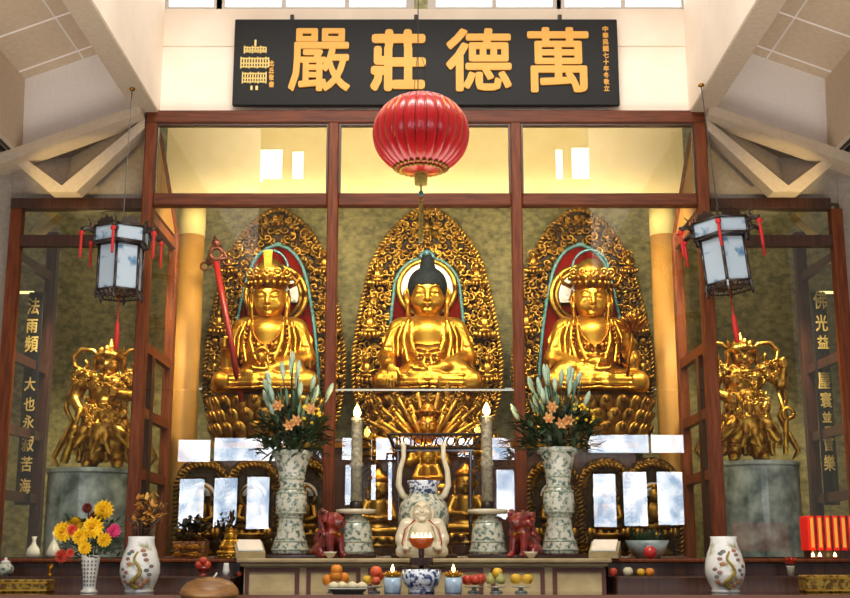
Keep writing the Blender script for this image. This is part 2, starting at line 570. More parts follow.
def side_case(sx, label):
    c = thing('side_case', label, 'display case', (sx * 3.5, YS, 0))
    def XX(u, v, Y):
        return X(u, v, Y) if sx < 0 else X(425 + (425 - u) + 3.0, v, Y)
    def cv(v): return ZZ(v, YS)
    xo = XX(16, 240, YS)
    xi = XX(146.5, 240, YS)
    part('post', MB().box(xo - .06, xo + .06, YS - .06, YS + .06, .3, cv(210)), M['wood'], c)
    part('post', MB().box(xi - .04, xi + .04, YS - .06, YS + .06, .3, cv(210)), M['wood_dk'], c)
    part('rail', MB().box(xo - .06, xi + .05, YS - .07, YS + .07, cv(210), cv(200)), M['wood_dk'], c)
    part('rail', MB().box(xo + .06, xi - .05, YS - .05, YS + .05, cv(247), cv(236)), M['wood_dk'], c)
    part('pane', MB().box(xo + .06, xi - .05, YS - .002, YS + .002, .6, cv(247)), M['glass'], c)
    part('upper_pane', MB().box(xo + .06, xi - .05, YS - .002, YS + .002, cv(236), cv(210)), M['glass'], c)
    # deep return on the outer side
    yb = YS + 1.15
    xb = XX(50, 300, yb)
    part('post', MB().box(xb - .06, xb + .06, yb - .05, yb + .06, .3, cv(205)), M['wood_dk'], c)
    dx = (xb - xo) / (yb - YS)
    for v in (252, 352, 425, 492):
        z = cv(v)
        part('side_rail', MB().loft([(xo - .03, YS + .06, z - .07), (xo + .03, YS + .06, z - .07), (xo + .03, YS + .06, z + .03), (xo - .03, YS + .06, z + .03)],
                                    [(xb - .03, yb - .05, z - .07), (xb + .03, yb - .05, z - .07), (xb + .03, yb - .05, z + .03), (xb - .03, yb - .05, z + .03)]), M['wood_dk'], c)
    part('side_pane', MB().loft([(xo, YS + .06, .6), (xo + .004, YS + .06, .6), (xo + .004, YS + .06, cv(252)), (xo, YS + .06, cv(252))],
                                [(xb, yb, .6), (xb + .004, yb, .6), (xb + .004, yb, cv(252)), (xb, yb, cv(252))]), M['glass_side'], c)
    # slanting slab imitating the yellow-lit strut showing in the glass
    q = [P(31, 231, YS + .3), P(36, 234, YS + .3), P(58, 213, YS + .3), P(44, 212, YS + .3)]
    if sx > 0: q = [Vector((-p.x + .03, p.y, p.z)) for p in q]
    part('strut_glint', MB().loft([tuple(p) for p in q], [(p.x, p.y + .2, p.z) for p in q]), M['ochre_lt'], c)
    part('plinth', MB().box(xo - .06, xi + .05, YS - .1, yb, 0, .3), M['wood_dk'], c)
    return c
SIDE = {}
SIDE[-1] = side_case(-1, 'dark timber side case holding the guardian on the left, beside the chrysanthemum vase')
SIDE[1] = side_case(1, 'dark timber side case holding the guardian on the right, above the red lamp box')

# ---- couplet boards
def couplet(sx, chars, label, sizes=None):
    pts = chars
    y = YS + .75
    u0, v0 = (30.5, 400) if sx < 0 else (825, 400)
    base = P(u0, 505, y)
    base.x = P(29.0 if sx < 0 else 825.5, 400, y).x
    t = thing('couplet_board', label, 'sign board', base)
    top = P(32.5 if sx < 0 else 822, 292, y)
    w = 7.5 * MPP(400, y)
    xm = (base.x + top.x) / 2
    o = obj('board', MB().box(-w, w, .0, .03, 0, top.z - base.z, b=.006), M['black'], t)
    for ch, u, v, sw, sh in pts:
        p = P(u, v, y)
        me = text_fit('character', ch, sw * MPP(v, y), sh * MPP(v, y) * 1.0, M['gold_pale'], .0028, .003)
        obj('character', me, None, t, loc=(max(-w + .06, min(w - .06, p.x - base.x)), -.004, p.z - base.z))
    return t
couplet(-1, [('法', 32, 306, 12, 17), ('雨', 31.5, 326, 11, 14), ('頻', 31.5, 344, 13, 17), ('大', 30, 384, 11, 14), ('也', 29.5, 404, 11, 14),
             ('永', 28.5, 422, 11, 14), ('寂', 28, 443, 12, 17), ('苦', 27, 464, 11, 15), ('海', 26.5, 486, 11, 15)],
        'black couplet board with gilt characters beginning 法雨, hanging beside the left guardian')
couplet(1, [('佛', 820, 300, 13, 18), ('光', 821.5, 323, 12, 17), ('益', 823, 342, 11, 14), ('塵', 824, 380, 12, 18), ('寰', 826, 400, 11, 16),
            ('並', 827, 417, 9, 11), ('口', 828, 429, 6, 5), ('會', 828.5, 443, 11, 16), ('樂', 829.5, 463, 11, 16)],
        'black couplet board with gilt characters beginning 佛光, hanging beside the right guardian')
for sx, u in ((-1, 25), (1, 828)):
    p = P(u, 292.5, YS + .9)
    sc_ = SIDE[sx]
    o = obj('tube_glint', MB().tube([(-.1, 0, 0), (.1, 0, 0)], .016, 8), M['tube_glint'], sc_, loc=p - sc_.location, smooth=True)  # glowing bar added to imitate a tube lamp's reflection in the glass
    o['label'] = 'short glowing bar imitating a tube lamp reflection'

# ================================================================ PLAQUE
yp = YF - .1
a, b = P(232, 105, yp), P(620, 105, yp)
pz1 = ZZ(19, yp)
base = P(426, 105, yp)
pl = thing('name_plaque', 'long black lacquer plaque with large gilt characters hung above the glass case', 'plaque', base)
H = pz1 - base.z
hwid = (b.x - a.x) / 2
obj('board', MB().box(-hwid, hwid, 0, .06, 0, H, b=.008), M['black'], pl)
def pchar(ch, u0, u1, v0, v1, wt, ex=.012):
    p0, p1 = P(u0, v1, yp), P(u1, v0, yp)
    me = text_fit('character', ch, p1.x - p0.x, p1.z - p0.z, M['gold_letter'], wt, ex)
    obj('character', me, None, pl, loc=((p0.x + p1.x) / 2 - base.x, -ex, (p0.z + p1.z) / 2 - base.z))
pchar('嚴', 288, 351, 29, 92, .012)
pchar('莊', 370, 426, 30, 92, .026)
pchar('德', 446, 511, 29, 92, .016)
pchar('萬', 528, 588, 28, 93, .014)
col = '中華民國某年冬敬立'
col = '中華民國七十年冬敬立'
for i, ch in enumerate(col):
    v = 29 + i * 6.6
    pchar(ch, 602.5 + i * .15, 608 + i * .15, v - 2.8, v + 2.8, .002, .004)
for i, ch in enumerate('比丘敬書'):
    v = 63.5 + i * 7
    pchar(ch, 268.8, 274.2, v - 3, v + 3, .003, .004)
seal = MB()
def sb(u0, u1, v0, v1):
    p0, p1 = P(u0, v1, yp), P(u1, v0, yp)
    seal.box(p0.x - base.x, p1.x - base.x, -.006, .0, p0.z - base.z, p1.z - base.z)
sb(254.5, 256.5, 40, 46)
for (u0, u1, v0, v1) in ((244.5, 266, 46, 53.5), (241, 268.5, 57, 68.5), (242.5, 266, 72, 83.5)):
    n_ = int((u1 - u0) / 2.6)
    for i in range(n_ + 1):
        uu = u0 + (u1 - u0) * i / n_
        sb(uu - .75, uu + .75, v0 + (i * 7 % 3) * .6, v1 - (i * 5 % 3) * .6)
    sb(u0, u1, v0 + 1, v0 + 2.2)
    sb(u0, u1, (v0 + v1) / 2, (v0 + v1) / 2 + 1.1)
    sb(u0, u1, v1 - 2.2, v1 - 1)
sb(250.5, 252.5, 86, 90); sb(255.5, 258, 86, 90)
obj('seal_script', seal, M['gold_pale'], pl)
for u in (292, 416, 560):
    p = P(u, 18, yp)
    obj('hook', MB().box(-.02, .02, 0, .06, -.03, .04), M['metal_dk'], pl, loc=p - base)
# ================================================================ SCULPTING: smooth-blended solids meshed by surface nets
class Clay:
    def __init__(s, lo, hi, res):
        s.lo, s.res = np.array(lo, float), res
        s.n = np.ceil((np.array(hi) - lo) / res).astype(int) + 1
        s.ax = [(s.lo[i] + res * np.arange(s.n[i])).astype(np.float32) for i in range(3)]
        s.d = np.full(s.n, .3, np.float32)
    def _win(s, lo, hi, m):
        i0 = np.maximum(np.floor((np.array(lo) - m - s.lo) / s.res).astype(int), 0)
        i1 = np.minimum(np.ceil((np.array(hi) + m - s.lo) / s.res).astype(int) + 1, s.n)
        if (i1 <= i0).any(): return None
        sl = tuple(slice(a, b) for a, b in zip(i0, i1))
        g = (s.ax[0][sl[0]][:, None, None], s.ax[1][sl[1]][None, :, None], s.ax[2][sl[2]][None, None, :])
        return sl, g
    def _mix(s, sl, e, k, cut):
        d = s.d[sl]
        if cut:
            e = -e
            if k > 0:
                h = np.maximum(k - np.abs(d - e), 0) / k
                s.d[sl] = np.maximum(d, e) + h * h * k * .25
            else: s.d[sl] = np.maximum(d, e)
        elif k > 0:
            h = np.maximum(k - np.abs(d - e), 0) / k
            s.d[sl] = np.minimum(d, e) - h * h * k * .25
        else: s.d[sl] = np.minimum(d, e)
    def ell(s, c, r, k=.03, rot=None, cut=False):
        c = np.array(c, float)
        r = np.array([r] * 3 if isinstance(r, (int, float)) else r, float)
        big = max(r) if rot else r
        w = s._win(c - big, c + big, k + .05)
        if not w: return s
        sl, g = w
        x, y, z = g[0] - c[0], g[1] - c[1], g[2] - c[2]
        if rot:
            m = np.array(Matrix.Rotation(rot[0], 3, rot[1]).transposed())
            x, y, z = (m[i][0] * x + m[i][1] * y + m[i][2] * z for i in range(3))
        k0 = np.sqrt((x / r[0]) ** 2 + (y / r[1]) ** 2 + (z / r[2]) ** 2)
        k1 = np.sqrt((x / r[0] ** 2) ** 2 + (y / r[1] ** 2) ** 2 + (z / r[2] ** 2) ** 2) + 1e-6
        s._mix(sl, k0 * (k0 - 1) / k1, k, cut)
        return s
    def cap(s, a, b, ra, rb=None, k=.03, cut=False):
        rb = ra if rb is None else rb
        a, b = np.array(a, float), np.array(b, float)
        m = max(ra, rb)
        w = s._win(np.minimum(a, b) - m, np.maximum(a, b) + m, k + .05)
        if not w: return s
        sl, g = w
        ba = b - a
        x, y, z = g[0] - a[0], g[1] - a[1], g[2] - a[2]
        h = np.clip((x * ba[0] + y * ba[1] + z * ba[2]) / (ba @ ba + 1e-9), 0, 1)
        e = np.sqrt((x - h * ba[0]) ** 2 + (y - h * ba[1]) ** 2 + (z - h * ba[2]) ** 2) - (ra + (rb - ra) * h)
        s._mix(sl, e, k, cut)
        return s
    def path(s, pts, r, k=.015, cut=False):
        n = len(pts)
        rs = [r] * n if isinstance(r, (int, float)) else r
        for i in range(n - 1): s.cap(pts[i], pts[i + 1], rs[i], rs[i + 1], k, cut)
        return s
    def both(s, f, *pts, **kw):
        for sx in (1, -1):
            getattr(s, f)(*[[(sx * q[0], q[1], q[2]) for q in p] if isinstance(p, list) else ((sx * p[0], p[1], p[2]) if isinstance(p, tuple) and kw.get('_pt', True) and p in pts[:kw.get('np', 2)] else p) for p in pts], **{a: b for a, b in kw.items() if a not in ('np', '_pt')})
        return s
    def ell2(s, c, r, **kw):
        for q in (1, -1): s.ell((q * c[0], c[1], c[2]), r, **kw)
        return s
    def cap2(s, a, b, ra, rb=None, **kw):
        for q in (1, -1): s.cap((q * a[0], a[1], a[2]), (q * b[0], b[1], b[2]), ra, rb, **kw)
        return s
    def path2(s, pts, r, **kw):
        for q in (1, -1): s.path([(q * p[0], p[1], p[2]) for p in pts], r, **kw)
        return s
    def flat(s, z):
        """cut everything below z"""
        sl = (slice(None),) * 3
        s.d = np.maximum(s.d, (z - s.ax[2])[None, None, :])
        return s
    def nets(s):
        d = s.d.copy()
        for a in range(3):
            ix = [slice(None)] * 3
            ix[a] = 0; d[tuple(ix)] = .1
            ix[a] = -1; d[tuple(ix)] = .1
        neg = d < 0
        nx, ny, nz = [q - 1 for q in d.shape]
        cnt = np.zeros((nx, ny, nz), np.int8)
        for i in (0, 1):
            for j in (0, 1):
                for k in (0, 1):
                    cnt += neg[i:i + nx, j:j + ny, k:k + nz]
        act = (cnt > 0) & (cnt < 8)
        idx = np.full(act.shape, -1, np.int64)
        cells = np.argwhere(act)
        idx[act] = np.arange(len(cells))
        acc = np.zeros((len(cells), 3)); num = np.zeros(len(cells))
        cr = [(i, j, k) for i in (0, 1) for j in (0, 1) for k in (0, 1)]
        for p in range(8):
            for q in range(p + 1, 8):
                A, B = cr[p], cr[q]
                if sum(abs(A[t] - B[t]) for t in range(3)) != 1: continue
                da = d[cells[:, 0] + A[0], cells[:, 1] + A[1], cells[:, 2] + A[2]]
                db = d[cells[:, 0] + B[0], cells[:, 1] + B[1], cells[:, 2] + B[2]]
                ok = (da < 0) != (db < 0)
                t = np.where(ok, da / np.where(da - db == 0, 1, da - db), 0)
                for c in range(3):
                    acc[:, c] += np.where(ok, A[c] + t * (B[c] - A[c]), 0)
                num += ok
        v = s.lo + s.res * (cells + acc / num[:, None])
        F = []
        for a in range(3):
            b, c = (a + 1) % 3, (a + 2) % 3
            sl0 = [slice(1, -1)] * 3; sl1 = [slice(1, -1)] * 3
            sl0[a] = slice(0, -1); sl1[a] = slice(1, None)
            n0, n1 = neg[tuple(sl0)], neg[tuple(sl1)]
            e = np.argwhere(n0 != n1)
            if not len(e): continue
            flip = n0[e[:, 0], e[:, 1], e[:, 2]]
            base = e.copy()
            for t in range(3):
                if t != a: base[:, t] += 1
            def gi(ob, oc):
                q = base.copy(); q[:, b] += ob; q[:, c] += oc
                return idx[q[:, 0], q[:, 1], q[:, 2]]
            quad = np.stack([gi(-1, -1), gi(0, -1), gi(0, 0), gi(-1, 0)], 1)
            quad[~flip] = quad[~flip][:, ::-1]
            F.append(quad[(quad >= 0).all(1)])
        return v, np.concatenate(F)
def bow(co, piv, ang):
    """tilt points forward about a left-right axis through piv = (y, z)"""
    ca, sa = math.cos(ang), math.sin(ang)
    y, z = co[:, 1] - piv[0], co[:, 2] - piv[1]
    out = co.copy()
    out[:, 1] = piv[0] + y * ca - z * sa
    out[:, 2] = piv[1] + y * sa + z * ca
    return out
def bow_mesh(me, piv, ang):
    co = np.array([v.co[:] for v in me.vertices])
    me.vertices.foreach_set('co', bow(co, piv, ang).ravel())
    me.update()
def clay_mesh(name, clays, m, tilt=None):
    mb = MB()
    for c in (clays if isinstance(clays, list) else [clays]):
        v, f = c.nets()
        t = getattr(c, 'tilt', tilt)
        if t: v = bow(v, t[:2], t[2])
        mb.add(v, f.tolist())
    return mb.mesh(name, m, True)

def gold(name, col, dark, rough=.3, scale=10, lo=.3, hi=.6, bump=.0, metal=1.0):
    return mat(name, dark, rough, metal, col2=col, scale=scale, detail=5, lo=lo, hi=hi, bump=bump, bscale=40)
M['gold'] = gold('polished_gilding', '#dca83e', '#a87022', .33, 5, metal=.93)
M['gold_red'] = gold('reddish_gilding', '#b37a2a', '#6a3f16', .32, 8)
M['gold_carve'] = gold('carved_gilding', '#d0a446', '#80561f', .36, 9)
M['gold_old'] = gold('aged_gilding', '#b58a3a', '#5a3b17', .38, 8)
M['gold_back'] = mat('dark_carved_ground', '#3c2a10', .6, .5, col2='#22170a', scale=12)
M['hair_blue'] = mat('blue_black_hair', '#05090d', .75, col2='#0c1a22', scale=50, bump=.6, bscale=60, spec=.2)
M['red_panel'] = mat('dark_red_panel', '#74140f', .9, col2='#62110d', scale=4, spec=.05)
M['white_disc'] = mat('white_halo_disc', '#e9e7e2', .5)
M['teal_trim'] = mat('blue_green_trim', '#2f5f63', .5, col2='#4f8f8f', scale=30)
M['red_staff'] = mat('red_staff_paint', '#7c120e', .4)
M['teal_metal'] = mat('blue_green_crown_enamel', '#5f8f98', .4, .3, col2='#2f5562', scale=40)

def smile_face(c, z0=0, y0=0, s=1.0, carve=True):
    """brow, lids, nose, lips, chin on a head whose centre is (0,y0,z0); s = 1 for a head .46 m tall"""
    def p(x, y, z): return (x * s, y0 + y * s, z0 + z * s)
    c.cap(p(0, -.208, .055), p(0, -.236, -.05), .013 * s, .022 * s, k=.028 * s)         # nose bridge
    c.ell2(p(.022, -.212, -.056), (.015 * s, .018 * s, .013 * s), k=.014 * s)            # nostrils
    c.path2([p(.022, -.203, .058), p(.05, -.206, .082), p(.095, -.194, .092), p(.14, -.16, .078)], .0065 * s, k=.016 * s)   # arched brows
    c.ell2(p(.08, -.178, .026), (.05 * s, .03 * s, .027 * s), k=.016 * s)               # heavy lids
    c.path2([p(.036, -.202, .004), p(.08, -.212, -.004), p(.125, -.178, .006)], .007 * s, k=.004 * s, cut=True)   # eye slits
    c.ell2(p(.08, -.178, -.018), (.04 * s, .024 * s, .014 * s), k=.012 * s)
    c.cap2(p(.008, -.214, -.098), p(.042, -.198, -.094), .011 * s, .006 * s, k=.01 * s)  # upper lip
    c.cap2(p(.0, -.21, -.12), p(.028, -.2, -.116), .012 * s, .007 * s, k=.01 * s)
    c.path2([p(0, -.228, -.109), p(.052, -.205, -.102)], .005 * s, k=.003 * s, cut=True)
    c.ell(p(0, -.175, -.175), (.05 * s, .04 * s, .032 * s), k=.04 * s)                  # chin
    c.ell2(p(.105, -.14, -.075), (.06 * s, .05 * s, .06 * s), k=.06 * s)                # cheeks

def buddha_head(z0, s=1.0, res=.0085):
    c = Clay((-.3 * s, -.3 * s, z0 - .34 * s), (.3 * s, .28 * s, z0 + .3 * s), res)
    c.ell((0, 0, z0 + .03 * s), (.2 * s, .215 * s, .225 * s), k=0)
    c.ell((0, -.03 * s, z0 - .09 * s), (.165 * s, .165 * s, .15 * s), k=.06 * s)
    smile_face(c, z0, 0, s)
    # long ears
    for q in (1, -1):
        c.path([(q * .2 * s, .0, z0 + .06 * s), (q * .235 * s, -.0, z0 + .0), (q * .222 * s, -.02 * s, z0 - .1 * s), (q * .215 * s, -.03 * s, z0 - .21 * s)],
               [.03 * s, .036 * s, .022 * s, .03 * s], k=.02 * s)
        c.ell((q * .235 * s, -.03 * s, z0 - .02 * s), (.012 * s, .02 * s, .05 * s), k=.01 * s, cut=True)
    c.cap((0, .02 * s, z0 - .1 * s), (0, .03 * s, z0 - .32 * s), .105 * s, .13 * s, k=.03 * s)
    for z in (-.215, -.25, -.285):
        c.path([(-.115 * s, -.03 * s, z0 + (z + .015) * s), (0, -.115 * s, z0 + z * s), (.115 * s, -.03 * s, z0 + (z + .015) * s)], .018 * s, k=.012 * s)
    return c

def hand_down(c, w, tips, r=.026, k=.012):
    """fingers hanging from a palm at w"""
    for t in tips:
        mid = [(w[i] + t[i]) / 2 for i in range(3)]
        mid[1] -= .015
        c.path([w, mid, t], [r * 1.15, r, r * .75], k=k)

def seated_body(kind, res=.0125):
    c = Clay((-.78, -.66, -.02), (.78, .42, 1.18), res)
    c.ell((0, .02, .2), (.46, .34, .24), k=0)
    c.cap((0, .04, .2), (0, .03, .7), .3, .27, k=.06)
    c.ell((0, -.02, .5), (.33, .26, .3), k=.06)
    c.ell((0, -.05, .74), (.31, .22, .2), k=.06)                # chest
    c.cap((-.3, .04, .84), (.3, .04, .84), .125, k=.07)         # shoulders
    c.cap((0, .04, .8), (0, .02, .98), .15, .12, k=.06)
    # crossed legs
    c.cap2((.2, -.04, .17), (.54, -.24, .15), .18, .14, k=.06)
    c.cap2((.54, -.24, .14), (.1, -.44, .13), .125, .1, k=.05)
    c.cap((.12, -.45, .18), (-.2, -.44, .22), .075, .06, k=.03)   # upper foot
    for i in range(4):                                           # folds over shins
        z = .06 + .05 * i
        c.path2([(.62 - .03 * i, -.22 - .02 * i, z + .03), (.42, -.43 + .01 * i, z), (.12, -.55 + .02 * i, z - .01), (0, -.55 + .02 * i, z + .0)], .014, k=.018)
    # upper arms
    c.cap2((.38, .03, .82), (.5, -.02, .46), .115, .115, k=.05)
    # robe lapels
    c.path2([(.13, .0, .97), (.2, -.17, .84), (.2, -.27, .62), (.12, -.33, .4)], .028, k=.012)
    c.path2([(.2, .0, .95), (.28, -.14, .82), (.29, -.24, .6), (.24, -.33, .38)], .02, k=.012)
    # sleeve folds
    for q in (1, -1):
        for i in range(4):
            a = .3 + .13 * i
            c.path([(q * (.36 + .03 * i), -.1, .84 - .02 * i), (q * (.47 + .02 * i), -.12 + .01 * i, .6), (q * (.44 + .04 * i), -.13, .42 - .03 * i)], .013, k=.016)
    # deep cloth folds over the upper arms, chest and lap
    for q in (1, -1):
        for i in range(5):
            t_ = i / 4
            c.path([(q * (.24 + .06 * i), -.13 + .035 * i, .9 - .02 * i), (q * (.3 + .065 * i), -.2 + .045 * i, .68), (q * (.31 + .055 * i), -.24 + .04 * i, .48 - .02 * i)], .017, k=.01)
        for i in range(5):
            c.path([(q * (.1 + .09 * i), -.42 + .05 * i, .235 - .01 * i), (q * (.2 + .09 * i), -.44 + .06 * i, .17), (q * (.27 + .085 * i), -.4 + .06 * i, .07)], .016, k=.01)
    for i in range(4):
        c.path([(-.17, -.27 - .01 * i, .55 - .05 * i), (0, -.33 - .01 * i, .5 - .055 * i), (.17, -.27 - .01 * i, .55 - .05 * i)], .013, k=.008)
    # belly girdle and chest folds
    c.path([(-.2, -.29, .5), (-.08, -.335, .46), (.08, -.335, .46), (.2, -.29, .5)], .018, k=.01)
    c.path([(-.16, -.26, .6), (0, -.31, .57), (.16, -.26, .6)], .012, k=.012)
    c.ell((0, -.345, .46), (.04, .03, .03), k=.01)
    c.path2([(.03, -.34, .44), (.06, -.4, .32)], .016, k=.01)
    if kind == 'earth':
        # figure's right arm (at -x) hangs over the knee, palm in, fingers down
        c.cap((-.5, -.03, .46), (-.47, -.32, .36), .105, .075, k=.04)
        c.ell((-.5, -.16, .3), (.09, .18, .16), k=.05)
        c.cap((-.47, -.33, .36), (-.44, -.43, .3), .05, .048, k=.02)
        c.ell((-.43, -.455, .25), (.066, .032, .07), k=.02)
        for i, (dx, L) in enumerate(((-.055, .13), (-.018, .155), (.018, .145), (.052, .115))):
            c.path([(-.43 + dx * .8, -.475, .21), (-.43 + dx, -.49, .21 - L * .5), (-.428 + dx * 1.05, -.485, .21 - L)], [.02, .018, .014], k=.006)
        c.path([(-.37, -.46, .27), (-.33, -.485, .2), (-.325, -.49, .16)], [.022, .02, .015], k=.008)
        # other arm across the lap
        c.cap((.5, -.03, .46), (.2, -.38, .3), .11, .08, k=.04)
        c.ell((.38, -.26, .27), (.16, .13, .12), k=.05)
        c.cap((.2, -.39, .29), (-.02, -.45, .27), .05, .045, k=.02)
        c.ell((-.06, -.46, .26), (.1, .055, .03), k=.02)
        for i in range(4):
            c.path([(-.1, -.44 - .025 * i, .27), (-.17, -.44 - .025 * i, .275), (-.215 + .012 * i, -.45 - .022 * i, .29)], [.018, .017, .013], k=.005)
        c.path([(-.02, -.5, .28), (-.05, -.49, .33), (-.075, -.47, .35)], [.02, .018, .014], k=.008)
    if kind == 'staff':
        c.cap((.5, -.03, .46), (.18, -.38, .3), .11, .075, k=.04)
        c.ell((.36, -.24, .28), (.15, .13, .13), k=.05)
        c.cap((.18, -.39, .29), (.03, -.45, .27), .048, .045, k=.02)
        c.ell((.0, -.47, .265), (.1, .06, .03), k=.02)
        for i in range(4):
            c.path([(-.04, -.44 - .025 * i, .27), (-.12, -.45 - .025 * i, .275), (-.16 + .012 * i, -.45 - .022 * i, .3)], [.018, .017, .013], k=.005)
        c.path([(.05, -.5, .28), (.03, -.5, .33), (.01, -.48, .355)], [.02, .018, .014], k=.008)
        # arm raised to grip the staff
        c.cap((-.5, -.0, .48), (-.5, -.3, .52), .1, .07, k=.04)
        c.ell((-.5, -.12, .38), (.09, .15, .16), k=.05)
        c.cap((-.5, -.3, .52), (-.5, -.37, .56), .045, .045, k=.02)
        c.ell((-.5, -.4, .58), (.05, .035, .06), k=.015)
        for i in range(4):
            z = .615 - .03 * i
            c.path([(-.46, -.41, z), (-.5, -.455, z), (-.545, -.43, z), (-.54, -.39, z)], [.017, .017, .016, .013], k=.004)
        c.path([(-.46, -.41, .6), (-.465, -.45, .63), (-.5, -.46, .64)], [.02, .018, .014], k=.006)
    if kind == 'lotus':
        # forearm raised on +x side holding a lotus stalk, other hand in the lap
        c.cap((.5, -.02, .46), (.42, -.28, .6), .1, .065, k=.04)
        c.ell((.49, -.14, .4), (.1, .16, .15), k=.05)
        c.cap((.42, -.28, .6), (.41, -.33, .66), .045, .043, k=.02)
        c.ell((.41, -.345, .7), (.05, .032, .055), k=.015)
        for i in range(4):
            x = .375 + .026 * i
            c.path([(x, -.355, .73), (x, -.4, .76 + .012 * i), (x + .004, -.42, .73 + .012 * i), (x, -.4, .705)], [.016, .016, .015, .012], k=.004)
        c.path([(.365, -.35, .69), (.36, -.39, .72), (.375, -.42, .74)], [.02, .018, .013], k=.006)
        c.cap((-.5, -.03, .46), (-.2, -.38, .3), .11, .08, k=.04)
        c.ell((-.38, -.26, .27), (.16, .13, .12), k=.05)
        c.cap((-.2, -.39, .29), (-.02, -.45, .27), .05, .045, k=.02)
        c.ell((.03, -.47, .265), (.1, .06, .03), k=.02)
        for i in range(4):
            c.path([(.07, -.44 - .025 * i, .27), (.14, -.45 - .025 * i, .275), (.19 - .012 * i, -.45 - .022 * i, .3)], [.018, .017, .013], k=.005)
        c.path([(-.02, -.5, .28), (.0, -.5, .33), (.02, -.48, .355)], [.02, .018, .014], k=.008)
        c.ell((.0, -.4, .36), (.13, .09, .07), k=.03)
    c.flat(0)
    return c

def hair_cap(z0, s=1.0, res=.011):
    c = Clay((-.3 * s, -.3 * s, z0 - .2 * s), (.3 * s, .3 * s, z0 + .52 * s), res)
    c.ell((0, .015 * s, z0 + .07 * s), (.226 * s, .232 * s, .215 * s), k=0)
    c.ell((0, .06 * s, z0 - .02 * s), (.215 * s, .17 * s, .15 * s), k=.03 * s)
    c.ell((0, .02 * s, z0 + .15 * s), (.196 * s, .2 * s, .125 * s), k=.02 * s)
    c.cap((0, .02 * s, z0 + .25 * s), (0, .02 * s, z0 + .335 * s), .092 * s, .078 * s, k=.02 * s)
    # hairline across the brow
    c.ell((0, -.3 * s, z0 - .0 * s), (.3 * s, .22 * s, .108 * s), k=.01, cut=True)
    c.ell((0, -.3 * s, z0 - .1 * s), (.3 * s, .235 * s, .12 * s), k=.01, cut=True)
    return c

def rope(mb, pts, r, pitch, closed=False):
    """two-strand bead rope along a path in the x-z plane"""
    P_ = [Vector(p) for p in pts]
    L = [0]
    for a, b in zip(P_, P_[1:]): L.append(L[-1] + (b - a).length)
    n = int(L[-1] / pitch)
    j = 0
    for i in range(n + 1):
        t = L[-1] * i / n
        while j < len(L) - 2 and L[j + 1] < t: j += 1
        u = (t - L[j]) / max(1e-6, L[j + 1] - L[j])
        p = P_[j].lerp(P_[j + 1], u)
        d = (P_[j + 1] - P_[j]).normalized()
        nn = Vector((-d.z, 0, d.x))
        m = Matrix(((d.x * .8 + nn.x * .6, 0, nn.x * .8 - d.x * .6, p.x), (0, 1, 0, p.y), (d.z * .8 + nn.z * .6, 0, nn.z * .8 - d.z * .6, p.z), (0, 0, 0, 1)))
        mb.ball((0, 0, 0), (pitch * .42, r * .8, r * 1.25), 6, 5, m)
    return mb

def curl(mb, x, y, z, r, a0, turns, sgn, th):
    pts, rs = [], []
    n = 12
    for i in range(n + 1):
        t = i / n
        rr = r * (1 - .82 * t)
        a = a0 + sgn * turns * 2 * PI * t
        pts.append((x + rr * math.cos(a), y - .02 * t - .012 * math.sin(3 * t), z + rr * math.sin(a)))
        rs.append(th * (1 - .5 * t))
    mb.tube(pts, rs, 5)
    mb.ball(pts[-1], th * 1.25, 6, 4)

def smooth_outline(pts, n=10):
    """Catmull-Rom through (x,z) points"""
    out = []
    q = [pts[0]] + list(pts) + [pts[-1]]
    for i in range(1, len(q) - 2):
        p0, p1, p2, p3 = [np.array(q[i + j], float) for j in (-1, 0, 1, 2)]
        for k in range(n):
            t = k / n
            out.append(tuple(.5 * ((2 * p1) + (-p0 + p2) * t + (2 * p0 - 5 * p1 + 4 * p2 - p3) * t * t + (-p0 + 3 * p1 - 3 * p2 + p3) * t ** 3)))
    out.append(tuple(pts[-1]))
    return out

def inside(x, z, poly):
    c = False
    j = len(poly) - 1
    for i in range(len(poly)):
        xi, zi = poly[i]; xj, zj = poly[j]
        if (zi > z) != (zj > z) and x < (xj - xi) * (z - zi) / (zj - zi) + xi: c = not c
        j = i
    return c

def mini_buddha(mb, x, y, z, s):
    """little relief figure on a lotus"""
    mb.ball((x, y, z + .02 * s), (.115 * s, .06 * s, .045 * s), 10, 6)
    mb.ball((x, y, z + .12 * s), (.07 * s, .05 * s, .1 * s), 10, 6)
    mb.ball((x, y - .01, z + .255 * s), (.045 * s, .045 * s, .06 * s), 10, 6)
    mb.ball((x, y - .005, z + .32 * s), (.025 * s, .025 * s, .03 * s), 8, 5)
    for q in (-1, 1):
        mb.tube([(x + q * .075 * s, y, z + .18 * s), (x + q * .1 * s, y - .02 * s, z + .09 * s), (x + q * .02 * s, y - .055 * s, z + .06 * s)], .024 * s, 6)
    for i in range(7):
        a = (i - 3) * .42
        mb.ball((x + .15 * s * math.sin(a), y - .03 * s, z - .05 * s + .02 * s * abs(math.sin(a))), (.03 * s, .03 * s, .045 * s), 7, 5)
    mb.torus((x, y + .02, z + .25 * s), .09 * s, .012 * s, 16, 5)

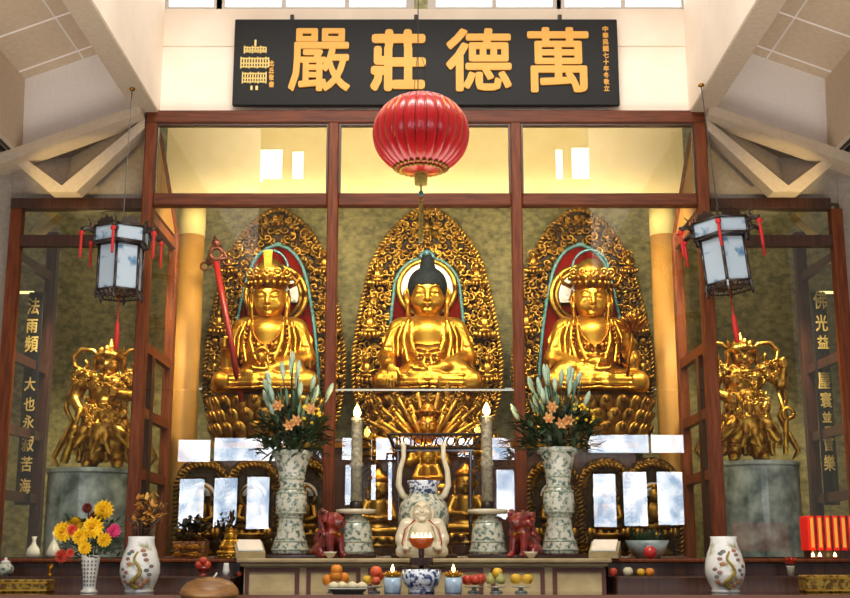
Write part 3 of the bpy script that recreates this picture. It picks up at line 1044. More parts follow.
def mandorla(parent, half, opening, seed, medal, carve_mat, lean=0):
    """half: right-hand outline (x,z) from apex down; opening: same for the inner arch"""
    rr = random.Random(seed)
    so = smooth_outline(half, 8)
    si = smooth_outline(opening, 8)
    full = [(-x, z) for x, z in reversed(so)] + so[1:]
    hole = [(-x, z) for x, z in reversed(si)] + si[1:]
    y = 0
    ground = MB().prism(full, y + .05, y + .09)
    obj('ground', ground, M['gold_back'], parent)
    obj('backdrop', MB().prism(hole, y + .02, y + .045), M['red_panel'], parent)
    tr = MB().tube([(x, y - .01, z) for x, z in hole], .02, 6)
    obj('inner_trim', tr, M['teal_trim'], parent)
    bd = MB()
    rope(bd, [(x * 1.0, y - .01, z) for x, z in full], .034, .05)
    obj('rope_border', bd, carve_mat, parent, smooth=True)
    cv = MB()
    zs = [z for _, z in full]
    xs = [x for x, _ in full]
    fat = [(x * .955, (z - .8) * .965 + .8) for x, z in full]
    slim = [(x * 1.07, z + .04) for x, z in hole]
    pts = []
    for _ in range(9000):
        x, z = rr.uniform(0.0, max(xs)), rr.uniform(min(zs), max(zs))
        if not inside(x, z, fat) or inside(x, z, slim): continue
        if all((x - a) ** 2 + (z - b) ** 2 > .068 ** 2 for a, b in pts): pts.append((x, z))
    for x, z in pts:
        r = rr.uniform(.045, .066)
        a0, tn, sg, th, dy = rr.uniform(0, 6.28), rr.uniform(.8, 1.3), rr.choice((-1, 1)), rr.uniform(.013, .019), rr.uniform(-.03, .03)
        for q in ((1, -1) if x > .02 else (1,)):
            curl(cv, q * x, y + .02 + dy, z, r, a0 if q > 0 else PI - a0, tn, sg * q, th)
        if rr.random() < .45:
            for q in (1, -1):
                cv.ball((q * (x + rr.uniform(-.02, .02)), y - .02, z), (.03, .03, .022), 7, 5)
    obj('openwork_carving', cv, carve_mat, parent, smooth=True)
    for (x, z, s) in medal['figures']:
        for q in (1, -1):
            f = MB()
            mini_buddha(f, q * x, y - .06, z, s)
            obj('relief_figure', f, carve_mat, parent, smooth=True)
    for (x, z, r) in medal.get('wheels', []):
        for q in (1, -1):
            f = MB()
            f.torus((q * x, y - .05, z), r, r * .16, 20, 6)
            f.ball((q * x, y - .05, z), r * .28, 8, 5)
            for i in range(8):
                a = PI * i / 4
                f.tube([(q * x, y - .05, z), (q * x + r * math.cos(a), y - .05, z + r * math.sin(a))], r * .08, 4)
            obj('wheel_medallion', f, carve_mat, parent, smooth=True)

def lotus_throne(parent, w, d, z0, rows, m):
    """rows of upturned petals round an oval base"""
    obj('throne_core', MB().lathe([(w * .8, ZZ(443, YBUD) - ZZ(base_v, YBUD)), (w * .93, z0 - .1), (w * .96, z0)], 32, mt=Matrix.Diagonal((1, d / w, 1, 1))), M['gold_old'], parent, smooth=True)
    for k in range(rows):
        pm = MB()
        n = 22
        zz = z0 - .12 - .15 * k
        for i in range(n):
            a = 2 * PI * (i + .5 * (k % 2)) / n
            cx, cy = w * (1.0 - .03 * k) * math.cos(a), d * (1.0 - .03 * k) * math.sin(a)
            rot = Matrix.Translation((cx, cy, zz)) @ Matrix.Rotation(a - PI / 2, 4, 'Z') @ Matrix.Rotation(-.35, 4, 'X')
            pm.ball((0, 0, 0), (.095 * w / .62, .035, .12), 8, 7, rot)
            pm.ball((0, .03, .06), (.04 * w / .62, .02, .05), 6, 5, rot)
        obj('petal_row', pm, m, parent, smooth=True)

YBUD = 13.87
def place_local(u, v, Y):
    return P(u, v, Y)

def px_half(pts, uc, v0, Y):
    """outline surveyed in photo points to local (x,z)"""
    b = P(uc, v0, Y)
    return [((P(u, v, Y).x - b.x), P(u, v, Y).z - b.z) for u, v in pts]

# ---- aureoles
base_v = 398
YM = 14.25
c_out = px_half([(426.5, 204), (446, 216), (464, 234), (480, 260), (489, 292), (496, 325), (500.5, 358), (499.5, 392), (492, 420)], 427, base_v, YM)
c_in = px_half([(427, 258), (440, 260.5), (451, 268.5), (458.5, 282), (461, 300), (463.5, 325), (466, 350), (468, 392)], 427, base_v, YM)
s_out = px_half([(273.5, 206), (288, 212), (304, 224.5), (317, 242), (327, 264), (334, 291), (340, 325), (344, 358), (342, 396), (334, 425)], 273.5, base_v, YM)
s_in = px_half([(273.5, 244), (290, 250), (302, 266), (309, 292), (314, 325), (317, 355), (319, 395)], 273.5, base_v, YM)
def fig_z(v): return ZZ(v, YM) - ZZ(base_v, YM)
mp = MPP(330, YM)
aur_c = thing('aureole', 'broad flame-shaped gilt openwork aureole behind the central dark-haired Buddha', 'aureole', P(427, base_v, YM))
mandorla(aur_c, c_out, c_in, 3, dict(figures=[(57 * mp, fig_z(333), .85), (59 * mp, fig_z(378), .85), (50 * mp, fig_z(282), .7), (0, fig_z(233), .7)]), M['gold_carve'])
# round halo with white disc
hz = fig_z(289)
hr = 28.5 * mp
ho = obj('halo_ring', MB().torus((0, -.04, hz), hr, .032, 40, 8), M['gold_carve'], aur_c, smooth=True)
up = [(hr * math.cos(a), hz + hr * math.sin(a)) for a in np.linspace(-.25, PI + .25, 30)]
obj('halo_disc', MB().prism(up, -.04, -.01), M['white_disc'], ho)
obj('top_finial', MB().torus((0, -.06, fig_z(259)), .08, .025, 14, 6, a0=0, a1=PI).ball((0, -.07, fig_z(254)), (.05, .035, .04)), M['teal_metal'], aur_c, smooth=True)

aur_l = thing('aureole', 'gilt openwork aureole behind the crowned statue that grips a red staff', 'aureole', P(273.5, base_v, YM), group='aureoles')
mandorla(aur_l, s_out, s_in, 5, dict(figures=[(56 * mp, fig_z(330), .75), (59 * mp, fig_z(376), .75), (48 * mp, fig_z(270), .7)],
         wheels=[(29 * mp, fig_z(235), 5.5 * mp)]), M['gold_old'])
hz2 = fig_z(296)
for nm, mt_, r0, th in (('halo_ring', 'gold_carve', 30 * mp, .035), ('halo_ring', 'gold_old', 25 * mp, .025)):
    obj(nm, MB().torus((0, -.04, hz2), r0, th, 40, 8), M[mt_], aur_l, smooth=True)
obj('halo_disc', MB().prism([(24 * mp * math.cos(a), hz2 + 24 * mp * math.sin(a)) for a in np.linspace(-.3, PI + .3, 30)], -.04, -.01), M['white_disc'], aur_l)
aur_r = dup(aur_l, P(584, base_v, YM), 'gilt openwork aureole behind the crowned statue that holds a lotus stem')

# ---- thrones + statues
def statue(name, label, u, kind):
    b = P(u, base_v, YBUD)
    t = thing(name, label, 'statue', b)
    return t
bm = {}
TILT = (.03, .98, .2)
head = buddha_head(1.235, 1.12)
head.tilt = TILT
bud_c = statue('buddha_statue', 'gilt seated Buddha with dark blue hair before a white halo, hand touching the earth', 427.5, 'earth')
obj('body', clay_mesh('body', [seated_body('earth'), head], M['gold']), None, bud_c)
obj('hair', clay_mesh('hair', hair_cap(1.235, 1.12), M['hair_blue'], TILT), None, bud_c)
rt = MB()
for q in (1, -1):
    for i in range(13):
        t_ = i / 12
        rt.ball((q * (.185 + .03 * math.sin(t_ * 3) - .06 * t_), -.17 - .17 * t_, .86 - .42 * t_), .024, 7, 5)
for i in range(9):
    x = -.17 + .0425 * i
    rt.ball((x, -.34 + abs(x) * .25, .44 + abs(x) * .2), .022, 7, 5)
rt.torus((0, -.35, .41), .05, .015, 14, 5)
rt.ball((0, -.36, .41), .025, 8, 6)
obj('robe_ornament', rt, M['gold_red'], bud_c, smooth=True)
bud_c.scale = (.93, 1, 1)

def crown(parent, z0, s, tall):
    m = MB()
    m.lathe([(.2 * s, z0 + .1 * s), (.225 * s, z0 + .13 * s), (.235 * s, z0 + .2 * s), (.29 * s, z0 + .29 * s), (.27 * s, z0 + .3 * s), (.18 * s, z0 + .27 * s)], 28)
    o = obj('crown', m, M['gold_red'], parent, smooth=True)
    l = MB()
    for i in range(13):
        a = -PI / 2 + (i - 6) * .36
        for r_, zz in ((.27, .245), (.245, .185)):
            l.ball((r_ * s * math.cos(a), r_ * s * math.sin(a), z0 + zz * s), (.03 * s, .03 * s, .028 * s), 7, 5)
    obj('crown_beading', l, M['gold_carve'], o, smooth=True)
    for i in range(5):
        l = MB()
        a = -PI / 2 + (i - 2) * .5
        x, y = .29 * s * math.cos(a), .29 * s * math.sin(a)
        l.torus((x, y, z0 + .3 * s), .045 * s, .013 * s, 12, 5)
        l.ball((x, y - .01, z0 + .3 * s), .022 * s, 7, 5)
        obj('crown_ornament', l, M['gold_carve'], o, smooth=True)
    # side ribbons of the crown
    for q in (-1, 1):
        rb = MB()
        rb.tube([(q * .25 * s, -.03, z0 + .14 * s), (q * .36 * s, -.05, z0 + .18 * s), (q * .4 * s, -.05, z0 + .27 * s), (q * .34 * s, -.05, z0 + .3 * s)], [.03 * s, .025 * s, .025 * s, .012 * s], 6)
        rb.tube([(q * .25 * s, -.06, z0 + .1 * s), (q * .27 * s, -.1, z0 - .05 * s), (q * .26 * s, -.12, z0 - .2 * s)], .014 * s, 5)
        obj('crown_ribbon', rb, M['gold_red'], o, smooth=True)
    hd = MB()
    hd.lathe([(.19 * s, z0 + .2 * s), (.21 * s, z0 + .33 * s), (.17 * s, z0 + .4 * s), (.1 * s, z0 + .46 * s), (.03 * s, z0 + .48 * s)], 20)
    obj('crown_cap', hd, M['gold_carve'], o, smooth=True)
    if tall:
        obj('crown_tablet', MB().prism([(-.045 * s, z0 + .36 * s), (.045 * s, z0 + .36 * s), (.06 * s, z0 + .56 * s), (-.06 * s, z0 + .56 * s)], -.2 * s, -.16 * s), M['gold'], o)
    tr = MB()
    tr.torus((0, -.0, z0 + .34 * s), .24 * s, .016 * s, 24, 5, a0=.1, a1=PI - .1)
    obj('crown_arch', tr, M['teal_metal'], o, smooth=True)

def beads(parent, pts, r, m, n=None):
    mb = MB()
    q = smooth_outline([(p[0], p[2]) for p in pts], 8)
    qy = smooth_outline([(p[1], p[2]) for p in pts], 8)
    for (x, z), (y, _) in zip(q, qy): mb.ball((x, y, z), r, 6, 5)
    return mb
def necklace(parent):
    mb = beads(parent, [(-.2, -.1, .93), (-.18, -.25, .75), (-.1, -.31, .62), (0, -.335, .57), (.1, -.31, .62), (.18, -.25, .75), (.2, -.1, .93)], .021, None)
    for x in (-.09, 0, .09):
        mb.ball((x, -.335, .56 - .02 * (x == 0)), (.04, .03, .04))
    for q in (-1, 1):
        for i in range(9):
            mb.ball((q * (.25 + .006 * i), -.2 - .012 * i, .82 - .055 * i), .026, 6, 5)
    obj('necklace', mb, M['gold_red'], parent, smooth=True)

bud_l = statue('bodhisattva_statue', 'gilt crowned seated statue gripping a long red staff', 267.5, 'staff')
TILT2 = (.03, .95, .15)
hl = buddha_head(1.175, 1.03)
hl.tilt = TILT2
def bow_all(o, t):
    for c in o.children_recursive:
        if c.name.startswith('crown'): bow_mesh(c.data, t[:2], t[2])
obj('body', clay_mesh('body', [seated_body('staff'), hl], M['gold']), None, bud_l)
crown(bud_l, 1.175, 1.0, True)
bow_all(bud_l, TILT2)
necklace(bud_l)
bud_l.scale = (.9, 1, 1)
# pearl held in the lap
obj('flaming_pearl', MB().ball((-.02, -.5, .4), (.06, .05, .06), 12, 8).torus((-.02, -.47, .42), .09, .02, 16, 6, a0=.2, a1=PI - .2), M['gold'], bud_l, smooth=True)
bud_r = statue('bodhisattva_statue', 'gilt crowned seated statue holding a lotus flower on a long stem', 593, 'lotus')
obj('body', clay_mesh('body', [seated_body('lotus'), hl], M['gold']), None, bud_r)
crown(bud_r, 1.175, 1.0, False)
bow_all(bud_r, TILT2)
necklace(bud_r)
bud_r.scale = (.9, 1, 1)
# staff (held thing)
s0, s1 = P(242, 402, YBUD - .43), P(216, 262, YBUD - .43)
st = thing('monk_staff', 'long red staff with a dark pierced triangular head, held by the crowned statue', 'staff', s0)
d = s1 - s0
obj('shaft', MB().tube([(0, 0, 0), d], .035, 10), M['red_staff'], st, smooth=True)
hd = MB()
hd.tube([d + Vector((-.1, 0, -.02)), d + Vector((-.02, 0, .3)), d + Vector((.13, 0, .05)), d + Vector((-.1, 0, -.02))], .03, 6)
hd.torus(tuple(d + Vector((0, 0, .1))), .07, .025, 14, 6)
for i in range(3):
    hd.torus(tuple(d + Vector((-.13 + .13 * i, 0, -.05 + .03 * i))), .045, .013, 12, 5)
hd.ball(tuple(d + Vector((-.0, 0, .22))), .05)
M['staff_head'] = mat('dark_red_gilt', '#3e1710', .5, .4, col2='#633018', scale=30)
obj('staff_head', hd, M['staff_head'], st, smooth=True)
# lotus held on the other side
l0 = P(628, 352, YBUD - .42)
lt = thing('lotus_flower', 'gilt lotus bloom and leaves on a stem beside the shoulder of the crowned statue', 'flower', l0)
q1 = P(632, 325, YBUD - .42) - l0
obj('stem', MB().tube([(-.02, 0, -.28), (.0, 0, -.1), (.05, 0, .12), tuple(q1)], .02, 6), M['gold_red'], lt, smooth=True)
fl = MB()
for k, (r_, tl, n_) in enumerate(((.045, .2, 6), (.085, .5, 8), (.12, .9, 9))):
    for i in range(n_):
        a = 2 * PI * i / n_ + k
        m_ = Matrix.Translation(q1) @ Matrix.Rotation(a, 4, 'Z') @ Matrix.Translation((r_, 0, .05 - .03 * k)) @ Matrix.Rotation(tl, 4, 'Y')
        fl.ball((0, 0, 0), (.022, .045, .095), 7, 6, m_)
fl.ball(tuple(q1), .06)
obj('bloom', fl, M['gold_red'], lt, smooth=True)
lv = MB()
for (dx, dz) in ((-.1, -.05), (.1, .0), (-.06, -.2), (.08, -.16)):
    lv.leaf((.02, 0, dz), (dx * 1.4, -.02, dz + .08), .04)
obj('leaf', lv, M['gold_red'], lt, smooth=True)

# lotus thrones
for u, lab, w in ((427.5, 'gilt lotus throne under the central Buddha, upper petals showing', .66), (268, 'gilt lotus throne under the statue with the red staff', .66), (592.5, 'gilt lotus throne under the statue with the lotus stem', .66)):
    b = P(u, base_v, YBUD)
    if u == 427.5:
        th = thing('lotus_throne', lab, 'throne', b)
        lotus_throne(th, w, .42, 0, 3, M['gold_old'])
        th0 = th
    else:
        dup(th0, b, lab)
# ================================================================ INSIDE THE CASES
AZ = 1.572                      # height of the altar top
base_z = ZZ(443, YBUD) 
ia = thing('inner_altar', 'dark stepped timber base inside the glass case carrying the lotus thrones', 'altar', (0, 13.2, 0))
part('base', MB().box(-2.35, 2.35, 13.38, 14.62, .4, base_z, b=.02), M['wood_dk'], ia)
part('step', MB().box(-2.6, 2.6, YF + .12, 13.37, .4, AZ + .02, b=.02), M['wood_dk'], ia)
part('moulding', MB().box(-2.37, 2.37, 13.35, 13.38, base_z - .1, base_z - .04), M['gold_red'], ia)

# arched gilt niches with little figures
M['gold_niche'] = gold('dull_gilding', '#8a6528', '#3c260e', .45, 8)
def niche(u, label, first=None):
    y = 12.75
    b = P(u, 555, y)
    b.z = AZ + .02
    if first: return dup(first, b, label)
    t = thing('arched_niche', label, 'shrine', b, group='arched niches along the base')
    m_ = MPP(500, y)
    w, h = 21 * m_, ZZ(487, y) - b.z
    ar = [(w, 0), (w, h)] + [(w * math.cos(a), h + w * 1.05 * math.sin(a)) for a in np.linspace(0, PI, 17)] + [(-w, 0)]
    ou = [(x * 1.3, z * 1.02 + (.07 if z > h * .9 else 0)) for x, z in ar]
    obj('back_panel', MB().prism(ou, .12, .16), M['gold_back'], t)
    fr = MB()
    rope(fr, [(x * 1.25, .06, z) for x, z in ar], .03, .045)
    obj('rope_border', fr, M['gold_niche'], t, smooth=True)
    sc = MB()
    rr = random.Random(4)
    for i in range(34):
        a = PI * i / 33
        for k in (1.04, 1.16):
            curl(sc, w * k * math.cos(a), .09, h + w * 1.05 * k * math.sin(a), .035, rr.uniform(0, 6), 1, 1, .01)
    for i in range(9):
        for q in (-1, 1): curl(sc, q * w * 1.1, .09, h * i / 9, .04, rr.uniform(0, 6), 1, q, .011)
    obj('scrollwork', sc, M['gold_niche'], t, smooth=True)
    f = MB()
    mini_buddha(f, 0, .0, .27, 1.35)
    obj('figure', f, M['gold_niche'], t, smooth=True)
    obj('halo', MB().prism([(.14 * math.cos(a), .62 + .14 * math.sin(a)) for a in np.linspace(0, PI, 15)], .09, .115), M['white_disc'], t)
    pd = MB().lathe([(.16, 0), (.17, .03), (.11, .08), (.11, .15), (.17, .2), (.17, .23)], 16)
    obj('pedestal', pd, M['gold_niche'], t, smooth=True)
    return t
n0 = niche(198, 'gilt arched niche with a small seated figure, outermost one in the left bay')
niche(250, 'gilt arched niche with a small seated figure beside the tall lily vase, left bay', n0)
niche(302, 'gilt arched niche mostly hidden behind the left lily vase', n0)
niche(609, 'gilt arched niche with a small seated figure just right of the right lily vase', n0)
niche(657, 'gilt arched niche with a small seated figure, outermost one in the right bay', n0)
niche(556, 'gilt arched niche mostly hidden behind the right lily vase', n0)

# ---- thousand-armed statue in the middle
YG = 12.95
gb = P(428, 505, YG)
gb.z = AZ + .02
g_h = ZZ(434, YG) - gb.z               # chin height
gk = thing('many_armed_statue', 'gilt standing statue with a fan of many arms below the central Buddha', 'statue', gb)
ns = .4
hz_ = g_h + .10
hc = buddha_head(hz_, .5, .0065)
hc.tilt = (0, g_h - .1, .14)
bc = Clay((-.4, -.3, -.01), (.4, .3, g_h + .05), .013)
bc.ell((0, 0, .12), (.3, .22, .14), k=0)
bc.cap((0, 0, .1), (0, 0, g_h - .3), .22, .12, k=.05)
bc.ell((0, -.03, g_h - .22), (.14, .1, .16), k=.05)
bc.cap((-.14, 0, g_h - .14), (.14, 0, g_h - .14), .055, k=.04)
bc.cap2((.16, 0, g_h - .14), (.2, -.07, g_h - .32), .05, .045, k=.03)
bc.cap2((.2, -.07, g_h - .32), (.03, -.16, g_h - .24), .042, .03, k=.02)
bc.ell((0, -.17, g_h - .2), (.03, .03, .06), k=.01)
for i in range(5):
    bc.path2([(.05 + .05 * i, -.2 + .02 * i, .02), (.04 + .03 * i, -.17, .3), (.02 + .02 * i, -.13, g_h - .35)], .014, k=.012)
bc.flat(0)
obj('body', clay_mesh('body', [bc, hc], M['gold']), None, gk)
cm = MB()
cm.lathe([(.1, hz_ + .055), (.115, hz_ + .09), (.14, hz_ + .13), (.09, hz_ + .16), (.06, hz_ + .21), (.02, hz_ + .25)], 18)
for i in range(9):
    a = -PI / 2 + (i - 4) * .4
    cm.ball((.135 * math.cos(a), .135 * math.sin(a), hz_ + .125), (.022, .022, .026), 7, 5)
obj('crown', cm, M['gold_red'], gk, smooth=True)
ra = random.Random(12)
c0 = Vector((0, .02, g_h - .12))
for ring, (n_, L, yy) in enumerate(((9, .42, -.03), (11, .56, .03), (12, .7, .08))):
    for i in range(n_):
        a = -.35 + (PI + .7) * (i + .5) / n_
        if abs(a - PI / 2) < .16: continue
        am = MB()
        e = c0 + Vector((math.cos(a) * L * .5, yy - .05, math.sin(a) * L * .42 - .04))
        h = c0 + Vector((math.cos(a) * L, yy - .1, math.sin(a) * L * .82))
        am.tube([c0 + Vector((math.cos(a) * .1, yy, math.sin(a) * .06)), e, h], [.038, .034, .022], 7)
        d = (h - e).normalized()
        sd = Vector((-d.z, 0, d.x))
        am.ball(tuple(h + d * .02), (.028, .02, .028), 7, 5)
        for k in range(4):
            am.tube([h + d * .03 + sd * (k - 1.5) * .014, h + d * .075 + sd * (k - 1.5) * .02 + Vector((0, -.01, 0))], [.009, .006], 5)
        am.tube([h + d * .01 + sd * .028, h + d * .045 + sd * .05], [.01, .006], 5)
        obj('arm', am, M['gold'] if ring < 2 else M['gold_old'], gk, smooth=True)
# flame ring behind the arms
fr = MB()
for i in range(30):
    a = -.5 + (PI + 1.0) * i / 29
    fr.leaf((.62 * math.cos(a), .16, g_h - .12 + .55 * math.sin(a)), (.82 * math.cos(a + .08), .14, g_h - .12 + .74 * math.sin(a + .08)), .05)
    curl(fr, .6 * math.cos(a), .15, g_h - .12 + .53 * math.sin(a), .05, a, 1, 1, .013)
obj('flame_halo', fr, M['gold_old'], gk)

# attendants beside it and a small seated figure before it
def small_sitter(name, label, u, v0, v1, Y, m, lotus=True):
    b = P(u, v0, Y)
    b.z = max(b.z, AZ + .02)
    h = ZZ(v1, Y) - b.z
    t = thing(name, label, 'statue', b)
    s = h / 1.75
    st_ = .25
    c = Clay((-.62 * s, -.58 * s, st_ * s - .02), (.62 * s, .45 * s, 1.5 * s), .024 * max(s, .25))
    q = st_
    c.ell((0, 0, (q + .16) * s), (.4 * s, .3 * s, .18 * s), k=0)
    c.cap((0, 0, (q + .2) * s), (0, 0, (q + .68) * s), .26 * s, .2 * s, k=.06 * s)
    c.cap2((.25 * s, 0, (q + .72) * s), (.38 * s, -.1 * s, (q + .4) * s), .1 * s, .09 * s, k=.05 * s)
    c.cap2((.38 * s, -.1 * s, (q + .4) * s), (.05 * s, -.33 * s, (q + .38) * s), .085 * s, .06 * s, k=.04 * s)
    c.cap2((.25 * s, -.1 * s, (q + .12) * s), (.45 * s, -.25 * s, (q + .12) * s), .13 * s, .1 * s, k=.05 * s)
    c.cap2((.45 * s, -.25 * s, (q + .1) * s), (.05 * s, -.38 * s, (q + .1) * s), .1 * s, .08 * s, k=.05 * s)
    c.flat(q * s * .9)
    hd_ = buddha_head((q + 1.04) * s, 1.05 * s, max(.005, .02 * s))
    obj('body', clay_mesh('body', [c, hd_], m), None, t)
    hm = MB().lathe([(.19 * s, (q + 1.17) * s), (.225 * s, (q + 1.2) * s), (.22 * s, (q + 1.28) * s), (.13 * s, (q + 1.36) * s), (.07 * s, (q + 1.44) * s), (.01 * s, 1.75 * s)], 14)
    obj('headdress', hm, M['gold_red'], t, smooth=True)
    pt = MB().lathe([(.5 * s, 0), (.52 * s, .06 * s), (.42 * s, .12 * s), (.5 * s, .2 * s), (.5 * s, .25 * s)], 18)
    for i in range(14):
        a = 2 * PI * i / 14
        pt.ball((.5 * s * math.cos(a), .5 * s * math.sin(a), .16 * s), (.1 * s, .1 * s, .09 * s), 6, 5)
    obj('lotus_base', pt, M['gold_old'], t, smooth=True)
    return t
small_sitter('seated_statuette', 'small gilt seated figure behind the porcelain censer, below the fretwork stand', 428, 500, 441, 12.42, M['gold'])
small_sitter('seated_statuette', 'small aged gilt seated figure behind the left candlestick', 378, 548, 468, 12.45, M['gold_old'])
small_sitter('seated_statuette', 'small aged gilt seated figure behind the right candlestick', 466, 545, 462, 12.45, M['gold_old'])

# ---- guardians on drum pedestals
M['drum'] = mat('grey_green_marble', '#526664', .35, col2='#bccac6', scale=5, detail=9, lo=.36, hi=.66, coat=.3)
def guardian(sx, u, v, label):
    """armoured standing figure; sx=-1 holds a club down on his right, +1 raises his left fist"""
    Y = 13.2
    b = P(u, v, Y)
    t = thing('guardian_statue', label, 'statue', b)
    c = Clay((-.62, -.4, -.01), (.62, .4, 1.46), .0115)
    for q in (1, -1):
        c.cap((q * .13, 0, .1), (q * .12, -.01, .5), .075, .11, k=.03)
        c.cap((q * .14, .0, .05), (q * .17, -.12, .045), .062, .05, k=.03)
        c.ell((q * .13, -.05, .3), (.085, .08, .09), k=.02)         # greave bulge
        c.path([(q * .05, -.09, .2), (q * .13, -.11, .18), (q * .21, -.06, .2)], .018, k=.01)
        c.path([(q * .06, -.1, .4), (q * .14, -.12, .37), (q * .22, -.08, .4)], .02, k=.01)
    c.cap((0, 0, .45), (0, 0, .74), .25, .18, k=.05)                  # armoured skirt
    for i in range(5):
        x = -.2 + .1 * i
        c.ell((x, -.2 + abs(x) * .35, .46), (.06, .05, .1), k=.015)
        c.ell((x, -.21 + abs(x) * .35, .58), (.055, .05, .07), k=.012)
    c.ell((0, 0, .86), (.22, .165, .2), k=.05)
    c.ell((0, -.17, .7), (.09, .06, .075), k=.02)                     # lion buckle
    c.ell2((.1, -.14, .9), (.085, .05, .085), k=.02)                  # breastplates
    c.path([(-.22, -.05, .74), (0, -.2, .7), (.22, -.05, .74)], .026, k=.012)
    c.path([(-.2, -.08, 1.0), (0, -.19, .96), (.2, -.08, 1.0)], .03, k=.012)
    c.ell2((.26, 0, 1.0), (.12, .11, .1), k=.03)                      # pauldrons
    c.ell2((.33, -.03, .95), (.07, .07, .06), k=.02)
    # head + helmet
    c.cap((0, 0, 1.0), (0, -.02, 1.08), .09, .08, k=.03)
    c.ell((0, -.035, 1.15), (.12, .125, .135), k=.02)
    c.cap((0, -.15, 1.175), (0, -.178, 1.125), .016, .028, k=.01)
    c.path2([(.018, -.152, 1.185), (.06, -.152, 1.205), (.105, -.11, 1.195)], .014, k=.008)
    c.ell2((.05, -.142, 1.16), (.026, .018, .015), k=.006)
    c.ell2((.065, -.125, 1.11), (.045, .035, .035), k=.02)
    c.path([(-.05, -.145, 1.08), (0, -.165, 1.07), (.05, -.145, 1.08)], .012, k=.004, cut=True)
    c.ell((0, -.13, 1.04), (.055, .04, .035), k=.015)
    c.ell((0, .0, 1.26), (.15, .155, .085), k=.015)                   # helmet
    c.path([(-.17, -.03, 1.21), (-.1, -.15, 1.235), (0, -.185, 1.245), (.1, -.15, 1.235), (.17, -.03, 1.21)], .024, k=.01)
    c.ell2((.155, -.03, 1.15), (.03, .06, .09), k=.015)               # cheek flaps
    c.cap((0, 0, 1.32), (0, 0, 1.42), .06, .022, k=.02)
    c.ell2((.08, -.11, 1.29), (.04, .04, .045), k=.01)
    c.ell((0, -.16, 1.29), (.04, .035, .055), k=.01)
    # lower robe falling in folds behind the legs
    for i in range(9):
        x = -.24 + .06 * i
        c.path([(x * .8, .05, .5), (x * 1.15, .06 + .02 * (i % 2), .28), (x * 1.25, .05 + .03 * (i % 2), .1)], [.05, .045, .035], k=.012)
    for q in (1, -1):
        c.path([(q * .1, -.17, .5), (q * .2, -.2, .38), (q * .3, -.14, .26), (q * .36, -.06, .22)], [.05, .06, .05, .03], k=.02)
        c.path([(q * .04, -.2, .46), (q * .05, -.22, .3), (q * .1, -.2, .16)], [.03, .035, .02], k=.012)
    # arms
    if sx < 0:
        c.cap((-.29, 0, .98), (-.36, -.06, .76), .085, .07, k=.03)
        c.cap((-.36, -.06, .76), (-.25, -.18, .62), .068, .05, k=.025)
        c.ell((-.24, -.2, .59), (.05, .05, .05), k=.012)
        c.cap((.29, 0, .98), (.36, -.06, .78), .085, .07, k=.03)
        c.cap((.36, -.06, .78), (.14, -.2, .8), .068, .05, k=.025)
        c.ell((.11, -.22, .81), (.055, .045, .05), k=.012)
        hands = ((-.24, -.23, .59), (.11, -.25, .81))
    else:
        c.cap((.29, 0, .98), (.42, -.05, .86), .085, .07, k=.03)
        c.cap((.42, -.05, .86), (.43, -.12, 1.02), .066, .05, k=.025)
        c.ell((.42, -.13, 1.06), (.052, .05, .05), k=.012)
        c.cap((-.29, 0, .98), (-.36, -.06, .76), .085, .07, k=.03)
        c.cap((-.36, -.06, .76), (-.2, -.2, .68), .068, .05, k=.025)
        c.ell((-.18, -.22, .66), (.055, .05, .05), k=.012)
        hands = ((.42, -.16, 1.06), (-.18, -.25, .66))
    for (hx, hy, hz0) in hands:
        for i in range(4):
            z = hz0 + .035 - .023 * i
            c.path([(hx - .045, hy + .02, z), (hx - .02, hy - .03, z), (hx + .03, hy - .03, z), (hx + .045, hy + .015, z)], .013, k=.004)
        c.path([(hx - .04, hy, hz0 + .05), (hx, hy - .035, hz0 + .06)], .014, k=.004)
    for q in (1, -1):
        c.ell((q * .37, -.02, .86), (.03, .09, .09), k=.02)
        for i in range(3):
            c.path([(q * (.2 + .05 * i), -.15 + .03 * i, .46 - .02 * i), (q * (.26 + .05 * i), -.14 + .03 * i, .3), (q * (.25 + .06 * i), -.1 + .03 * i, .16)], .018, k=.012)
    c.flat(0)
    obj('body', clay_mesh('body', c, M['gold_arm']), None, t)
    # scarf: big loops beside the helmet, streamers down the sides
    for q in (1, -1):
        sf = MB()
        sf.tube([(q * .1, .03, 1.22), (q * .2, .05, 1.32), (q * .34, .05, 1.33), (q * .42, .04, 1.24), (q * .4, .03, 1.13), (q * .3, .03, 1.09), (q * .24, .02, 1.15), (q * .28, .0, 1.21)], [.04, .05, .058, .06, .056, .05, .042, .025], 8, flat=.5)
        obj('scarf_loop', sf, M['gold_arm'], t, smooth=True)
        sf = MB()
        sf.tube([(q * .26, .06, 1.02), (q * .44, .06, .86), (q * .46, .0, .66), (q * .36, -.06, .5), (q * .46, -.04, .3), (q * .56, -.02, .12), (q * .5, -.02, .03)], [.04, .06, .065, .055, .065, .055, .025], 8, flat=.45)
        obj('scarf_end', sf, M['gold_arm'], t, smooth=True)
    # armour studs
    sd = MB()
    for i in range(40):
        a = -PI * .95 + PI * .9 * (i % 10) / 9
        z = .5 + .06 * (i // 10)
        r_ = .255 - (z - .45) * .24
        sd.ball((r_ * math.cos(a), r_ * math.sin(a), z), .017, 6, 4)
    obj('armour_studs', sd, M['gold_carve'], t, smooth=True)
    rg = random.Random(17)
    rel = MB()
